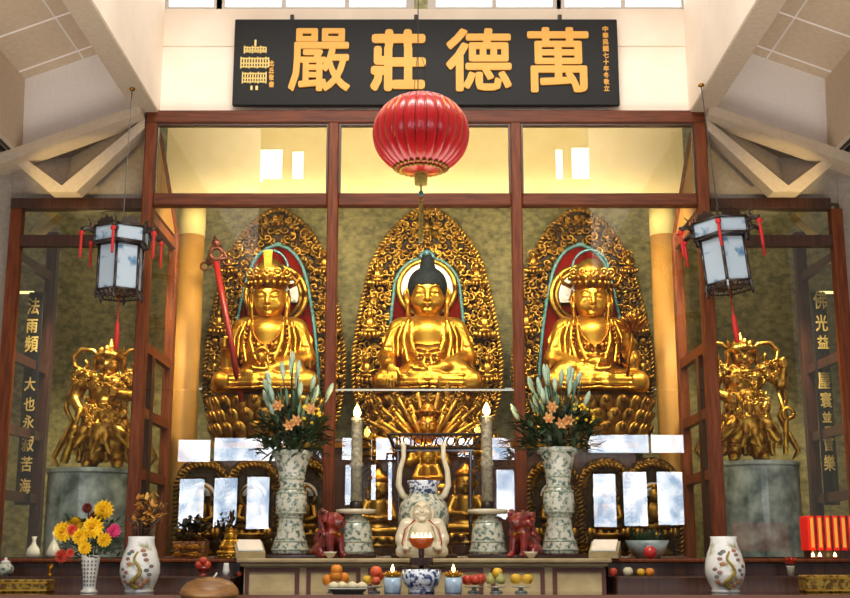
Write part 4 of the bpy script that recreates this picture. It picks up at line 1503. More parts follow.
    for i in range(70):
        a = -PI / 2 + rg.uniform(-1.15, 1.15)
        z = rg.uniform(.42, 1.02)
        r_ = np.interp(z, [.42, .5, .62, .72, .86, .98, 1.04], [.27, .27, .24, .2, .2, .2, .16])
        x, y = r_ * 1.12 * math.cos(a), r_ * .92 * math.sin(a)
        curl(rel, x, y - .005, z, rg.uniform(.028, .042), rg.uniform(0, 6), rg.uniform(.8, 1.2), rg.choice((-1, 1)), .011)
    for q in (1, -1):
        for i in range(9):
            a = 2 * PI * i / 9
            curl(rel, q * .29 + .08 * math.cos(a), -.1, 1.0 + .07 * math.sin(a), .036, a, 1, q, .012)
    obj('armour_relief', rel, M['gold_carve'], t, smooth=True)
    cr = MB()
    for i in range(5):
        a = -PI / 2 + (i - 2) * .6
        cr.leaf((.15 * math.cos(a), .15 * math.sin(a), 1.27), (.17 * math.cos(a), .17 * math.sin(a), 1.35), .03)
    obj('helmet_crest', cr, M['gold_carve'], t)
    if sx < 0:
        w = MB().tube([(-.22, -.26, .64), (-.3, -.22, .4), (-.4, -.16, .06)], [.024, .03, .045], 8)
        for k in range(4): w.ball((-.29 - .03 * k, -.22 + .02 * k, .42 - .1 * k), .05, 8, 5)
    else:
        w = MB().tube([(.36, -.1, .74), (.43, -.1, .5), (.4, -.1, .08)], [.02, .03, .03], 8)
        w.torus((.45, -.12, .52), .06, .022, 14, 6)
    obj('weapon', w, M['gold_carve'], t, smooth=True)
    return t
M['gold_arm'] = gold('armour_gilding', '#d8a84c', '#7a4f1e', .32, 11, bump=.2)
guardian(-1, 104.5, 469, 'gilt armoured guardian statue with looping scarf, club held low, in the left side case')
guardian(1, 747, 462, 'gilt armoured guardian statue with looping scarf and raised fist, in the right side case')
for u, v, lab in ((92, 470, 'round grey-green marble pedestal under the guardian with the lowered club'),
                  (755, 463, 'round grey-green marble pedestal under the guardian with the raised fist')):
    b = P(u, v, 13.2)
    r = 42 * MPP(480, 13.2)
    t = thing('drum_pedestal', lab, 'pedestal', (b.x, 13.2, .3))
    obj('drum', MB().lathe([(r * 1.0, .0), (r, b.z - .36), (r * 1.03, b.z - .34), (r * 1.03, b.z - .3)], 40), M['drum'], t, smooth=False)
for i, (u, v0, h) in enumerate(((32, 557, 18), (53, 557, 22), (817, 557, 18))):
    y = 12.75
    b = P(u, v0, y)
    k = MPP(550, y)
    m = MB().lathe([(.0, 0), (6.5 * k, 0), (7 * k, 3 * k), (6 * k, 8 * k), (2.6 * k, h * .62 * k), (1.8 * k, h * .8 * k), (2.6 * k, h * k), (.5 * k, h * k)], 16)
M['porcelain'] = mat('white_porcelain', '#e4e2d6', .15, coat=.5)
def white_bottle(u, h, label):
    y = 12.75
    k = MPP(550, y)
    b = P(u, 557, y)
    o = obj('porcelain_bottle', MB().lathe([(6.5 * k, 0), (7 * k, 3 * k), (6 * k, 8 * k), (2.6 * k, h * .62 * k), (1.8 * k, h * .8 * k), (2.6 * k, h * k), (1.2 * k, h * k)], 18), M['porcelain'], loc=b, smooth=True)
    return tag(o, label, 'bottle')
for sx, u in ((-1, 70), (1, 780)):
    b = P(u, 557, 12.8)
    y0 = 12.5
    sh = thing('case_shelf', 'low dark shelf inside the %s side case' % ('left' if sx < 0 else 'right'), 'shelf', (b.x, 12.6, .3))
    obj('shelf_top', MB().box(-.6, .6, -.12, .2, b.z - .35, b.z - .3), M['wood_dk'], sh)
    obj('shelf_body', MB().box(-.58, .58, -.1, .14, 0, b.z - .35), M['wood_dk'], sh)
    sh['_top'] = b.z
white_bottle(33, 20, 'small white porcelain bottle behind glass, next to the couplet board beginning 法雨')
white_bottle(53, 24, 'taller white porcelain bottle behind glass, beside the yellow chrysanthemums')
# ================================================================ THE ALTAR AND FRONT TABLE
M['altar_cream'] = mat('worn_cream_paint', '#b09c72', .5, col2='#9a865e', scale=6)
M['altar_red'] = mat('dark_red_moulding', '#4a2014', .55)
M['altar_wood'] = mat('aged_panel', '#ab986c', .5, col2='#978459', scale=8)
M['table'] = mat('dark_polished_table', '#2c1710', .12, col2='#3c2116', scale=4, coat=.6)
M['table_edge'] = mat('red_brown_table_edge', '#4e2818', .5)
M['porc_fam'] = mat('painted_porcelain_vase', '#c8c7b4', .25, col2='#546b62', scale=26, lo=.47, hi=.62, coat=.4, detail=5)
M['porc_band'] = mat('painted_green_band', '#7d8f82', .3, col2='#b5b49c', scale=40, lo=.45, hi=.55, coat=.4)
M['porc_blue'] = mat('blue_white_porcelain', '#dfe6ee', .15, col2='#2d4474', scale=30, lo=.48, hi=.56, coat=.5, detail=3)
M['porc_pale'] = mat('pale_blue_cup', '#cfe0ec', .2, col2='#9fc0d8', scale=20, coat=.4)
M['porc_cream'] = mat('cream_porcelain', '#d9cfb4', .25, col2='#cbbf9f', scale=8, coat=.4)
M['red_lion'] = mat('red_lacquer', '#8f1f16', .35, col2='#55120c', scale=14, coat=.4)
M['leaf'] = mat('dark_green_leaf', '#1a2a17', .5, col2='#2f4425', scale=9)
M['leaf_lt'] = mat('grey_green_leaf', '#6e8a72', .5, col2='#4c6a50', scale=9)
M['bud'] = mat('pale_green_bud', '#b8c8a6', .5, col2='#8fae9a', scale=14)
M['bud_or'] = mat('peach_lily', '#d8a566', .5, col2='#b87a40', scale=14)
M['flame'] = mat('candle_flame', '#fff0b0', .5, emit='#ffd978', estr=14)
M['yellow'] = mat('yellow_petal', '#f0cc1c', .55, col2='#e0b010', scale=20)
M['pink'] = mat('pink_petal', '#d8447c', .55)
M['coral'] = mat('coral_petal', '#cf4a32', .55)
M['darkred'] = mat('dark_red_petal', '#6e2320', .6)
M['orange'] = mat('orange_peel', '#e38a22', .45, bump=.3, bscale=160)
M['apple'] = mat('red_apple_skin', '#b5231c', .3, col2='#c8502a', scale=10)
M['peach'] = mat('peach_skin', '#d86a34', .5, col2='#c23a2c', scale=8)
M['pear'] = mat('green_pear_skin', '#9da05a', .45, col2='#b0ac62', scale=12)
M['lemon'] = mat('yellow_fruit_skin', '#dfb02c', .45)
M['bun'] = mat('pale_steamed_bun', '#ddd2ac', .6)
M['grey_tray'] = mat('grey_metal_tray', '#77756a', .4, .4)
M['glassy'] = mat('clear_glass_foot', '#9aa39c', .1, coat=.5)
M['candle'] = mat('carved_candle_shaft', '#6a6453', .45, col2='#a19a84', scale=30, bump=.8, bscale=50)
M['brocade'] = mat('gold_brocade', '#b8963a', .5, .3, col2='#6c4a1a', scale=34, lo=.45, hi=.55)
M['muyu'] = mat('brown_lacquered_wood', '#8a6236', .4, col2='#6d4823', scale=9, stretch=(1, 1, 6))
M['amber'] = mat('amber_glass', '#8a3a14', .15, emit='#c8541a', estr=.15, coat=.5)

YA0, YA1 = 10.55, 11.62
xa0, xa1 = P(240, 560, YA0).x, P(608, 560, YA0).x
alt = thing('altar_cabinet', 'long cream painted altar cabinet with red-edged panels below the candlesticks', 'altar', ((xa0 + xa1) / 2, YA0, 0))
part('body', MB().box(xa0 + .03, xa1 - .03, YA0 + .05, YA1, 0, AZ - .07), M['altar_cream'], alt)
part('top', MB().box(xa0 - .03, xa1 + .03, YA0 - .03, YA1 + .01, AZ - .04, AZ, b=.01), M['altar_cream'], alt)
part('moulding', MB().box(xa0, xa1, YA0, YA1, AZ - .07, AZ - .04, b=.008), M['altar_cream'], alt)
for i in range(6):
    u0 = 245.5 + 61.4 * i
    a, b = P(u0, 568, YA0 + .05), P(u0 + 53.5, 590, YA0 + .05)
    z1, z0 = a.z, a.z - .42
    fr = MB()
    w = .035
    fr.box(a.x, b.x, YA0 + .025, YA0 + .05, z1 - w, z1); fr.box(a.x, b.x, YA0 + .025, YA0 + .05, z0, z0 + w)
    fr.box(a.x, a.x + w, YA0 + .025, YA0 + .05, z0 + w, z1 - w); fr.box(b.x - w, b.x, YA0 + .025, YA0 + .05, z0 + w, z1 - w)
    o = part('panel_frame', fr, M['altar_red'], alt)
    obj('panel', MB().box(a.x + w, b.x - w, YA0 + .04, YA0 + .052, z0 + w, z1 - w), M['altar_wood'], o)
for sx, (e0, e1) in ((-1, (-4.7, xa0 - .06)), (1, (xa1 + .06, 4.7))):
    sb_ = thing('sideboard', 'dark brown stepped sideboard %s of the cream altar cabinet' % ('left' if sx < 0 else 'right'), 'sideboard', ((e0 + e1) / 2, 10.9, 0))
    part('body', MB().box(e0, e1, 10.95, 11.85, 0, AZ - .04), M['wood_dk'], sb_)
    part('top', MB().box(e0, e1, 10.9, 11.88, AZ - .04, AZ - .005, b=.01), M['wood'], sb_)
    part('step', MB().box(e0, e1, 10.5, 10.94, 0, 1.42, b=.01), M['wood_dk'], sb_)
TZ = 1.302
ft = thing('offering_table', 'long dark polished offering table along the front', 'table', (0, 9.9, 0))
part('top', MB().box(-4.4, 4.4, 9.45, 10.3, TZ - .04, TZ, b=.01), M['table'], ft)
part('edge', MB().box(-4.4, 4.4, 9.42, 9.449, TZ - .06, TZ + .0), M['table_edge'], ft)
part('apron', MB().box(-4.3, 4.3, 9.5, 9.54, TZ - .25, TZ - .04), M['table_edge'], ft)
for x in (-4.2, -2.1, 0, 2.1, 4.2):
    for y in (9.55, 10.2):
        part('leg', MB().box(x - .05, x + .05, y - .04, y + .04, 0, TZ - .04), M['table'], ft)

def on_altar(u, Y=11.1): p = P(u, 556, Y); return Vector((p.x, Y, AZ))
def on_table(u, Y=9.9): p = P(u, 590, Y); return Vector((p.x, Y, TZ))
def on_side(u, Y=11.3): p = P(u, 556, Y); return Vector((p.x, Y, AZ - .005))
def on_step(u, Y=10.7): p = P(u, 572, Y); return Vector((p.x, Y, 1.42))
KA = MPP(520, 11.1)

# ---- dark plinth slabs on the altar
for u0, u1, lab in ((262, 340, 'dark wooden slab under the left lily vase'), (508, 590, 'dark wooden slab under the right lily vase'), (341, 377, 'dark wooden slab under the left candlestick'), (467, 507, 'dark wooden slab under the right candlestick'), (392, 457, 'dark wooden slab under the porcelain censer')):
    p = on_altar((u0 + u1) / 2, 11.1)
    w = (u1 - u0) / 2 * KA
    o = obj('plinth_slab', MB().box(-w, w, -.22, .22, .0, .035, b=.008), M['table'], loc=p)
    tag(o, lab, 'plinth')
SL = .035

# ---- beaker vases with lilies
def gu_vase():
    k = KA
    pr = [(18, 0), (18.5, 2), (18, 6), (15.5, 14), (13, 24), (11.8, 34), (12.5, 36), (15.2, 40), (15.8, 48), (15.2, 57), (12.5, 61), (11.8, 63), (12.6, 72), (14.6, 82), (18, 92), (20.8, 97), (20.5, 99), (19, 98), (13, 84), (9, 70)]
    return MB().lathe([(r * k, z * k) for r, z in pr], 32, sq=.0)
rl = random.Random(21)
def lily_bouquet(t, w, h, flip):
    """t: thing; spray rising from the vase mouth at its origin"""
    k = KA
    st = MB()
    lf = MB()
    tips = []
    for i in range(17):
        a = rl.uniform(-1, 1)
        tip = Vector((a * 40 * k * w, rl.uniform(-.18, .1), (rl.uniform(46, 88) - abs(a) * 26) * k * h))
        tips.append(tip)
        st.tube([(a * 4 * k, 0, -20 * k), (a * 10 * k, tip.y * .4, 15 * k), tuple(tip)], .006, 5)
    obj('stems', st, M['leaf'], t)
    for i in range(320):
        a = rl.uniform(-1, 1)
        b = Vector((a * 34 * k * w, rl.uniform(-.22, .18), rl.uniform(-4, 42) * k * (1 - .3 * abs(a))))
        d = Vector((a * rl.uniform(.3, 1.6) + rl.uniform(-.5, .5), rl.uniform(-.8, .5), rl.uniform(-.35, .9))).normalized()
        L = rl.uniform(10, 23) * k
        lf.leaf(b, b + d * L, rl.uniform(1.8, 3.4) * k, bend=.01)
    obj('foliage', lf, M['leaf'], t)
    l2 = MB()
    for i in range(26):
        a = rl.uniform(-1, 1)
        b = Vector((a * 26 * k * w, rl.uniform(-.22, .1), rl.uniform(25, 55) * k))
        l2.leaf(b, b + Vector((a * 8 * k, -.02, rl.uniform(12, 24) * k)), 2.6 * k)
    obj('upright_leaves', l2, M['leaf_lt'], t)
    for i, tip in enumerate(tips):
        d = Vector((tip.x * .35, -.05, .25)).normalized()
        L = rl.uniform(13, 20) * k
        z = d
        x = z.orthogonal().normalized()
        y = z.cross(x)
        m_ = Matrix(((x.x, y.x, z.x, tip.x), (x.y, y.y, z.y, tip.y), (x.z, y.z, z.z, tip.z), (0, 0, 0, 1)))
        bd = MB().lathe([(1.0 * k, -2 * k), (2.0 * k, L * .2), (2.8 * k, L * .5), (2.1 * k, L * .8), (.5 * k, L)], 8, mt=m_)
        obj('lily_bud', bd, M['bud'], t, smooth=True)
    for i in range(4):
        p = Vector((rl.uniform(-26, 30) * k * w, -.24, rl.uniform(22, 46) * k))
        fl = MB()
        for j in range(6):
            a = 2 * PI * j / 6
            fl.leaf(p, p + Vector((math.cos(a) * 6.5 * k, -.05, math.sin(a) * 6.5 * k + .01)), 1.9 * k, up=(0, 1, 0))
        fl.ball(tuple(p + Vector((0, -.02, 0))), 2 * k, 6, 4)
        obj('lily_bloom', fl, M['bud_or'], t)
    tw = MB()
    for i in range(14):
        p = Vector((rl.uniform(14, 36) * k * w, -.2, rl.uniform(26, 44) * k))
        tw.ball(tuple(p), 1.7 * k, 6, 4)
    obj('small_yellow_blossoms', tw, M['yellow'], t)
for (u, v, lab, lb, w, h) in ((290, 452, 'tall painted porcelain beaker vase beside the left candlestick', 'bouquet of pale lily buds and dark foliage in the left beaker vase', .86, 1.0),
                              (560, 449, 'tall painted porcelain beaker vase beside the right red lion', 'bouquet of lily buds with yellow sprigs in the right beaker vase', 1.0, .95)):
    p = on_altar(u) + Vector((0, 0, SL))
    hgt = ZZ(v, 11.1) - p.z
    vz = tag(obj('beaker_vase', gu_vase(), M['porc_fam'], loc=p, smooth=True), lab, 'vase', 'beaker vases')
    vz.scale = (1, 1, hgt / (98 * KA))
    for zz, rr_ in ((4, 18.6), (12, 16.2), (35, 12.4), (39, 15), (58, 15), (62, 12.6), (72, 12.9), (95, 20.3)):
        obj('painted_band', MB().lathe([(rr_ * KA * .96, (zz - 1.2) * KA), (rr_ * KA + .004, (zz - .8) * KA), (rr_ * KA + .004, (zz + .8) * KA), (rr_ * KA * .96, (zz + 1.2) * KA)], 32), M['porc_band'], vz, smooth=True)
    bt = thing('lily_bouquet', lb, 'bouquet', p + Vector((0, 0, hgt)))
    lily_bouquet(bt, w, h, 0)

# ---- candlesticks
def candlestick(u, lab, labc, vtop, first=None):
    p = on_altar(u, 11.05) + Vector((0, 0, SL))
    k = MPP(520, 11.05)
    t = thing('candlestick', lab, 'candlestick', p)
    obj('base', MB().lathe([(18.5 * k, 0), (18.5 * k, 3 * k), (17 * k, 10 * k), (16 * k, 22 * k), (13.5 * k, 32 * k), (9 * k, 37 * k), (5 * k, 39 * k)], 32), M['porc_fam'], t, smooth=True)
    for zz, rr_ in ((2.5, 18.7), (12, 17), (31, 14)):
        obj('painted_band', MB().lathe([(rr_ * k * .97, (zz - 1.2) * k), (rr_ * k + .003, (zz - .7) * k), (rr_ * k + .003, (zz + .7) * k), (rr_ * k * .97, (zz + 1.2) * k)], 32), M['porc_band'], t, smooth=True)
    obj('drip_tray', MB().lathe([(8 * k, 39 * k), (19.5 * k, 40 * k), (20.5 * k, 43.5 * k), (18 * k, 44 * k), (5 * k, 42.5 * k)], 32), M['porc_cream'], t, smooth=True)
    obj('collar', MB().lathe([(6.5 * k, 42.5 * k), (7 * k, 46 * k), (6 * k, 51 * k), (5 * k, 52 * k)], 20), M['metal_dk'], t, smooth=True)
    zc = p + Vector((0, 0, 52 * k))
    H = ZZ(vtop, 11.05) - zc.z
    c = thing('pillar_candle', labc, 'candle', zc)
    obj('shaft', MB().lathe([(5.6 * k, 0), (5.6 * k, H * .4), (6.9 * k, H * .42), (6.9 * k, H * .45), (5.6 * k, H * .47), (5.6 * k, H * .96), (6.2 * k, H * .97), (6 * k, H), (2 * k, H - .01)], 20), M['candle'], c, smooth=True)
    obj('flame', MB().lathe([(.6 * k, H), (3.4 * k, H + 3 * k), (3.9 * k, H + 6 * k), (2.4 * k, H + 10 * k), (.2 * k, H + 14 * k)], 14), M['flame'], c, smooth=True)
    l = bpy.data.lights.new('candle_light', 'POINT')
    l.energy, l.color, l.shadow_soft_size = 5, (1, .7, .3), .03
    lo = bpy.data.objects.new('candle_light', l)
    COL.objects.link(lo)
    lo.location = zc + Vector((0, -.12, H + 8 * k))
candlestick(355.5, 'painted porcelain bell-shaped candlestick beside the left red lion', 'tall carved candle burning on the left candlestick', 418)
candlestick(488, 'painted porcelain bell-shaped candlestick beside the right red lion', 'tall carved candle burning on the right candlestick', 416)

# ---- censer with tall ears
p = on_altar(423.5, 11.15) + Vector((0, 0, SL))
k = MPP(510, 11.15)
ce = thing('porcelain_censer', 'large painted porcelain incense censer with tall curved ears behind the laughing figure', 'censer', p)
obj('bowl', MB().lathe([(12 * k, 14 * k), (19 * k, 18 * k), (24.5 * k, 28 * k), (25.5 * k, 38 * k), (23 * k, 50 * k), (16 * k, 57 * k), (14.5 * k, 59 * k)], 36), M['porc_fam'], ce, smooth=True)
obj('neck', MB().lathe([(14.5 * k, 58.5 * k), (14 * k, 66 * k), (16.5 * k, 70 * k), (16.5 * k, 72 * k), (12 * k, 71 * k)], 32), M['porc_blue'], ce, smooth=True)
for q in (-1, 1):
    obj('ear', MB().tube([(q * 17 * k, 0, 55 * k), (q * 21 * k, 0, 58 * k), (q * 25 * k, 0, 68 * k), (q * 24 * k, 0, 82 * k), (q * 20 * k, 0, 96 * k), (q * 20 * k, 0, 107 * k), (q * 22 * k, 0, 110 * k)], [3.4 * k, 3.4 * k, 3.2 * k, 2.8 * k, 2.4 * k, 2.6 * k, 2.8 * k], 8), M['porc_cream'], ce, smooth=True)
for i in range(3):
    a = -PI / 2 + i * 2 * PI / 3
    obj('foot', MB().tube([(14 * k * math.cos(a), 14 * k * math.sin(a), 20 * k), (17 * k * math.cos(a), 17 * k * math.sin(a), 10 * k), (15 * k * math.cos(a), 15 * k * math.sin(a), 0)], [5 * k, 4 * k, 3 * k], 8), M['porc_fam'], ce, smooth=True)
# fretwork stand behind it
yk = 11.5
p = P(434.5, 556, yk); p.z = AZ
fk = thing('fretwork_stand', 'tall dark stand with a flared openwork fret gallery above the censer', 'stand', p)
kk = MPP(445, yk)
z1, z0 = ZZ(436, yk) - AZ, ZZ(449, yk) - AZ
gal = MB()
def gp(s, t):    # s across -1..1, t 0 bottom..1 top
    return ((40 + 6 * t) * kk * s, -.06 * t - .1, z0 + (z1 - z0) * t)
gal.tube([gp(-1, 1), gp(1, 1)], .014, 5); gal.tube([gp(-1, 0), gp(1, 0)], .014, 5)
for s in (-1, 1): gal.tube([gp(s, 0), gp(s, 1)], .014, 5)
for i in range(8):
    c_ = -1 + (i + .5) / 4
    ring = [(gp(c_ + .085 * math.cos(a), .5 + .32 * math.sin(a))) for a in np.linspace(0, 2 * PI, 13)]
    gal.tube(ring, .007, 4)
    for d_ in (-.125, .125):
        gal.tube([gp(c_ + d_ * .68, .5), gp(c_ + d_, .5 + (.5 if d_ > 0 else -.5))], .007, 4)
    gal.tube([gp(c_, 0), gp(c_, .18)], .007, 4); gal.tube([gp(c_, .82), gp(c_, 1)], .007, 4)
obj('fret_gallery', gal, M['metal_dk'], fk)
obj('stand_top', MB().box(-39 * kk, 39 * kk, -.1, .06, z0 - .03, z0), M['table'], fk)
for x in (-36 * kk, 36 * kk):
    for y in (-.07, .04):
        obj('leg', MB().tube([(x, y, 0), (x * .98, y, z0 * .5), (x, y, z0 - .02)], .016, 6), M['table'], fk)

# ---- laughing seated figure
p = on_altar(422, 10.72)
k = MPP(540, 10.72)
s = 50 * k / .6
bu = thing('laughing_figure', 'cream porcelain laughing monk figure with bare round belly, seated before the censer', 'figurine', p)
c = Clay((-.33 * s, -.26 * s, -.01), (.33 * s, .26 * s, .66 * s), .0085)
c.ell((0, 0, .12 * s), (.24 * s, .18 * s, .13 * s), k=0)
c.ell((0, -.04 * s, .22 * s), (.19 * s, .17 * s, .17 * s), k=.04)
c.ell((0, 0, .36 * s), (.17 * s, .12 * s, .1 * s), k=.05)
c.cap((-.16 * s, .02 * s, .4 * s), (.16 * s, .02 * s, .4 * s), .075 * s, k=.03)
c.cap2((.2 * s, 0, .39 * s), (.26 * s, -.05 * s, .22 * s), .075 * s, .07 * s, k=.03)
c.cap2((.26 * s, -.05 * s, .22 * s), (.2 * s, -.17 * s, .14 * s), .062 * s, .045 * s, k=.02)
c.ell2((.19 * s, -.19 * s, .13 * s), (.045 * s, .035 * s, .03 * s), k=.015)
for q in (1, -1):
    for i in range(4):
        c.path([(q * (.165 + .017 * i) * s, -.2 * s, .135 * s), (q * (.16 + .02 * i) * s, -.235 * s, .12 * s), (q * (.16 + .02 * i) * s, -.24 * s, .095 * s)], [.0125 * s, .012 * s, .009 * s], k=.002)
    c.path([(q * .145 * s, -.19 * s, .14 * s), (q * .125 * s, -.215 * s, .13 * s)], [.014 * s, .01 * s], k=.003)
c.cap2((.12 * s, -.08 * s, .08 * s), (.24 * s, -.12 * s, .08 * s), .085 * s, .075 * s, k=.03)
c.path2([(.06 * s, -.07 * s, .46 * s), (.15 * s, -.13 * s, .36 * s), (.19 * s, -.17 * s, .22 * s), (.16 * s, -.2 * s, .1 * s)], .018 * s, k=.01)
for i in range(3):
    c.path2([(.23 * s, -.04 * s + .03 * i * s, .38 * s - .02 * i * s), (.3 * s, -.06 * s, .24 * s), (.27 * s, -.1 * s, .1 * s)], .012 * s, k=.012)
c.ell((0, -.205 * s, .2 * s), (.012 * s, .02 * s, .012 * s), k=.005, cut=True)
zc = .56 * s
h = Clay((-.17 * s, -.19 * s, .38 * s), (.17 * s, .13 * s, .71 * s), .0042)
h.cap((0, 0, .4 * s), (0, -.01 * s, .5 * s), .09 * s, .08 * s, k=0)
h.ell((0, -.02 * s, zc), (.108 * s, .108 * s, .118 * s), k=.02)
h.ell((0, -.045 * s, zc - .05 * s), (.11 * s, .085 * s, .068 * s), k=.02)
h.ell((0, -.135 * s, zc - .012 * s), (.027 * s, .025 * s, .022 * s), k=.008)
h.ell2((.066 * s, -.108 * s, zc - .028 * s), (.036 * s, .028 * s, .03 * s), k=.012)
h.path2([(.018 * s, -.122 * s, zc + .022 * s), (.045 * s, -.118 * s, zc + .04 * s), (.076 * s, -.1 * s, zc + .022 * s)], .01 * s, k=.003, cut=True)
h.path2([(.018 * s, -.118 * s, zc + .055 * s), (.05 * s, -.114 * s, zc + .07 * s), (.085 * s, -.092 * s, zc + .05 * s)], .009 * s, k=.006)
h.path([(-.06 * s, -.122 * s, zc - .052 * s), (-.03 * s, -.134 * s, zc - .075 * s), (.03 * s, -.134 * s, zc - .075 * s), (.06 * s, -.122 * s, zc - .052 * s)], .016 * s, k=.003, cut=True)
h.ell((0, -.105 * s, zc - .108 * s), (.05 * s, .035 * s, .022 * s), k=.012)
h.path2([(.105 * s, -.0, zc + .03 * s), (.128 * s, -.005 * s, zc - .03 * s), (.115 * s, -.015 * s, zc - .11 * s)], [.022 * s, .026 * s, .021 * s], k=.006)
c.flat(0)
obj('body', clay_mesh('body', [c, h], M['porc_cream']), None, bu)
ro = MB()
for q in (-1, 1):
    ro.tube([(q * .08 * s, -.1 * s, .45 * s), (q * .2 * s, -.15 * s, .34 * s), (q * .235 * s, -.2 * s, .18 * s), (q * .19 * s, -.22 * s, .05 * s)], .01 * s, 5)
obj('robe_edging', ro, M['amber'], bu, smooth=True)
# amber bowl with little flames on a dark foot
p = P(421.5, 563, 10.45)
p = Vector((p.x, 10.38, 0))
b0 = P(421.5, 549, 10.4)
stz = 1.302
lamp = thing('amber_lamp_bowl', 'amber glass lamp bowl with small flames on a tall dark foot before the laughing figure', 'lamp', (b0.x, 10.2, TZ))
k = MPP(545, 10.2)
zb_ = ZZ(549, 10.2) - TZ
obj('foot', MB().lathe([(10 * k, 0), (10 * k, 4 * k), (3 * k, 8 * k), (3 * k, zb_ * .55), (12 * k, zb_ * .62), (12 * k, zb_ * .8), (3 * k, zb_ * .84), (3 * k, zb_)], 20), M['table'], lamp)
obj('bowl', MB().lathe([(3 * k, zb_), (9 * k, zb_ + 2.5 * k), (13 * k, zb_ + 9 * k), (13 * k, zb_ + 11 * k), (11 * k, zb_ + 9 * k), (4 * k, zb_ + 6 * k)], 24), M['amber'], lamp, smooth=True)
for i in range(5):
    x = (i - 2) * 4.3 * k
    f = MB().lathe([(.6 * k, 0), (1.6 * k, 2 * k), (1.3 * k, 4 * k), (.1 * k, 7 * k)], 8, mt=Matrix.Translation((x, (-3 + abs(i - 2) * 1.5) * k, zb_ + 9 * k)))
    obj('flame', f, M['flame'], lamp, smooth=True)

# ---- red lions with little bowls
def lion(u, lab, face, first=None):
    p = on_altar(u, 10.95) + Vector((0, 0, SL if False else 0))
    t = thing('lion_figurine', lab, 'figurine', p)
    k = MPP(530, 10.95)
    s = 46 * k
    c = Clay((-.42 * s, -.5 * s, -.01), (.42 * s, .5 * s, 1.06 * s), .012)
    c.cap((0, .18 * s, .2 * s), (0, -.12 * s, .55 * s), .22 * s, .18 * s, k=.03)
    c.ell((0, .22 * s, .18 * s), (.24 * s, .22 * s, .18 * s), k=.03)
    c.cap2((.13 * s, -.2 * s, .5 * s), (.15 * s, -.26 * s, .08 * s), .085 * s, .07 * s, k=.02)
    c.ell2((.16 * s, -.31 * s, .06 * s), (.08 * s, .11 * s, .06 * s), k=.02)
    c.ell2((.24 * s, .1 * s, .14 * s), (.1 * s, .2 * s, .14 * s), k=.02)
    c.ell2((.25 * s, -.08 * s, .06 * s), (.08 * s, .11 * s, .06 * s), k=.02)
    c.ell((0, -.16 * s, .78 * s), (.22 * s, .2 * s, .2 * s), k=.03)
    c.ell((0, -.34 * s, .72 * s), (.14 * s, .1 * s, .1 * s), k=.02)
    c.ell((0, -.43 * s, .76 * s), (.05 * s, .04 * s, .035 * s), k=.01)
    c.path([(-.1 * s, -.42 * s, .69 * s), (0, -.46 * s, .67 * s), (.1 * s, -.42 * s, .69 * s)], .018 * s, k=.004, cut=True)
    c.ell2((.09 * s, -.33 * s, .84 * s), (.045 * s, .04 * s, .04 * s), k=.01)
    c.ell2((.19 * s, -.14 * s, .94 * s), (.06 * s, .04 * s, .07 * s), k=.01)
    rr = random.Random(3)
    for i in range(90):
        a, z = rr.uniform(0, 2 * PI), rr.uniform(.48, 1.0)
        if -2.2 < a - PI < -.9 and z < .9: continue
        y = math.sin(a) * .22 * s - .1 * s
        if y < -.22 * s: continue
        c.ell((math.cos(a) * .27 * s, y, z * s), .062 * s, k=.006)
    c.path([(0, .36 * s, .15 * s), (0, .44 * s, .4 * s), (0, .36 * s, .62 * s)], [.05 * s, .09 * s, .03 * s], k=.02)
    c.flat(0)
    v_, f_ = c.nets()
    obj('body', clay_mesh('body', c, M['red_lion']), None, t)
    cb = MB().tube([(-.19 * s, -.2 * s, .56 * s), (0, -.34 * s, .52 * s), (.19 * s, -.2 * s, .56 * s)], .025 * s, 6)
    cb.ball((0, -.36 * s, .5 * s), .045 * s, 8, 6)
    obj('bell_collar', cb, M['gold_red'], t, smooth=True)
    t.rotation_euler = (0, 0, face)
    return t
L1 = lion(329, 'red lacquered seated lion figurine facing the left candlestick', .7)
L2 = dup(L1, on_altar(525, 10.95), 'red lacquered seated lion figurine facing the right candlestick', rz=-.7)
def small_bowl(u, lab):
    p = on_altar(u, 10.62)
    k = MPP(550, 10.62)
    o = obj('offering_bowl', MB().lathe([(2.6 * k, 0), (3 * k, 1 * k), (6 * k, 4.5 * k), (7 * k, 6.5 * k), (6.2 * k, 6.2 * k), (2 * k, 2.4 * k)], 20), M['porc_cream'], loc=p, smooth=True)
    tag(o, lab, 'bowl')
small_bowl(330, 'little pale bowl on the altar edge in front of the left red lion')
small_bowl(531, 'little pale bowl on the altar edge in front of the right red lion')
# open scriptures on slanted rests
for u, lab in ((249, 'small slanted book rest holding white pages at the left end of the altar'), (605, 'small slanted book rest holding white pages at the right end of the altar')):
    p = on_altar(u, 10.95)
    t = thing('book_rest', lab, 'book stand', p, rz=.25 if u < 400 else -.25)
    obj('rest', MB().loft([(-.13, -.13, 0), (-.13, .13, 0), (-.13, .13, .15), (-.13, -.13, .05)], [(.13, -.13, 0), (.13, .13, 0), (.13, .13, .15), (.13, -.13, .05)]), M['altar_wood'], t)
    obj('pages', MB().loft([(-.11, -.12, .06), (-.11, .11, .148), (-.11, .11, .165), (-.11, -.12, .075)], [(.11, -.12, .06), (.11, .11, .148), (.11, .11, .165), (.11, -.12, .075)]), M['porcelain'], t)

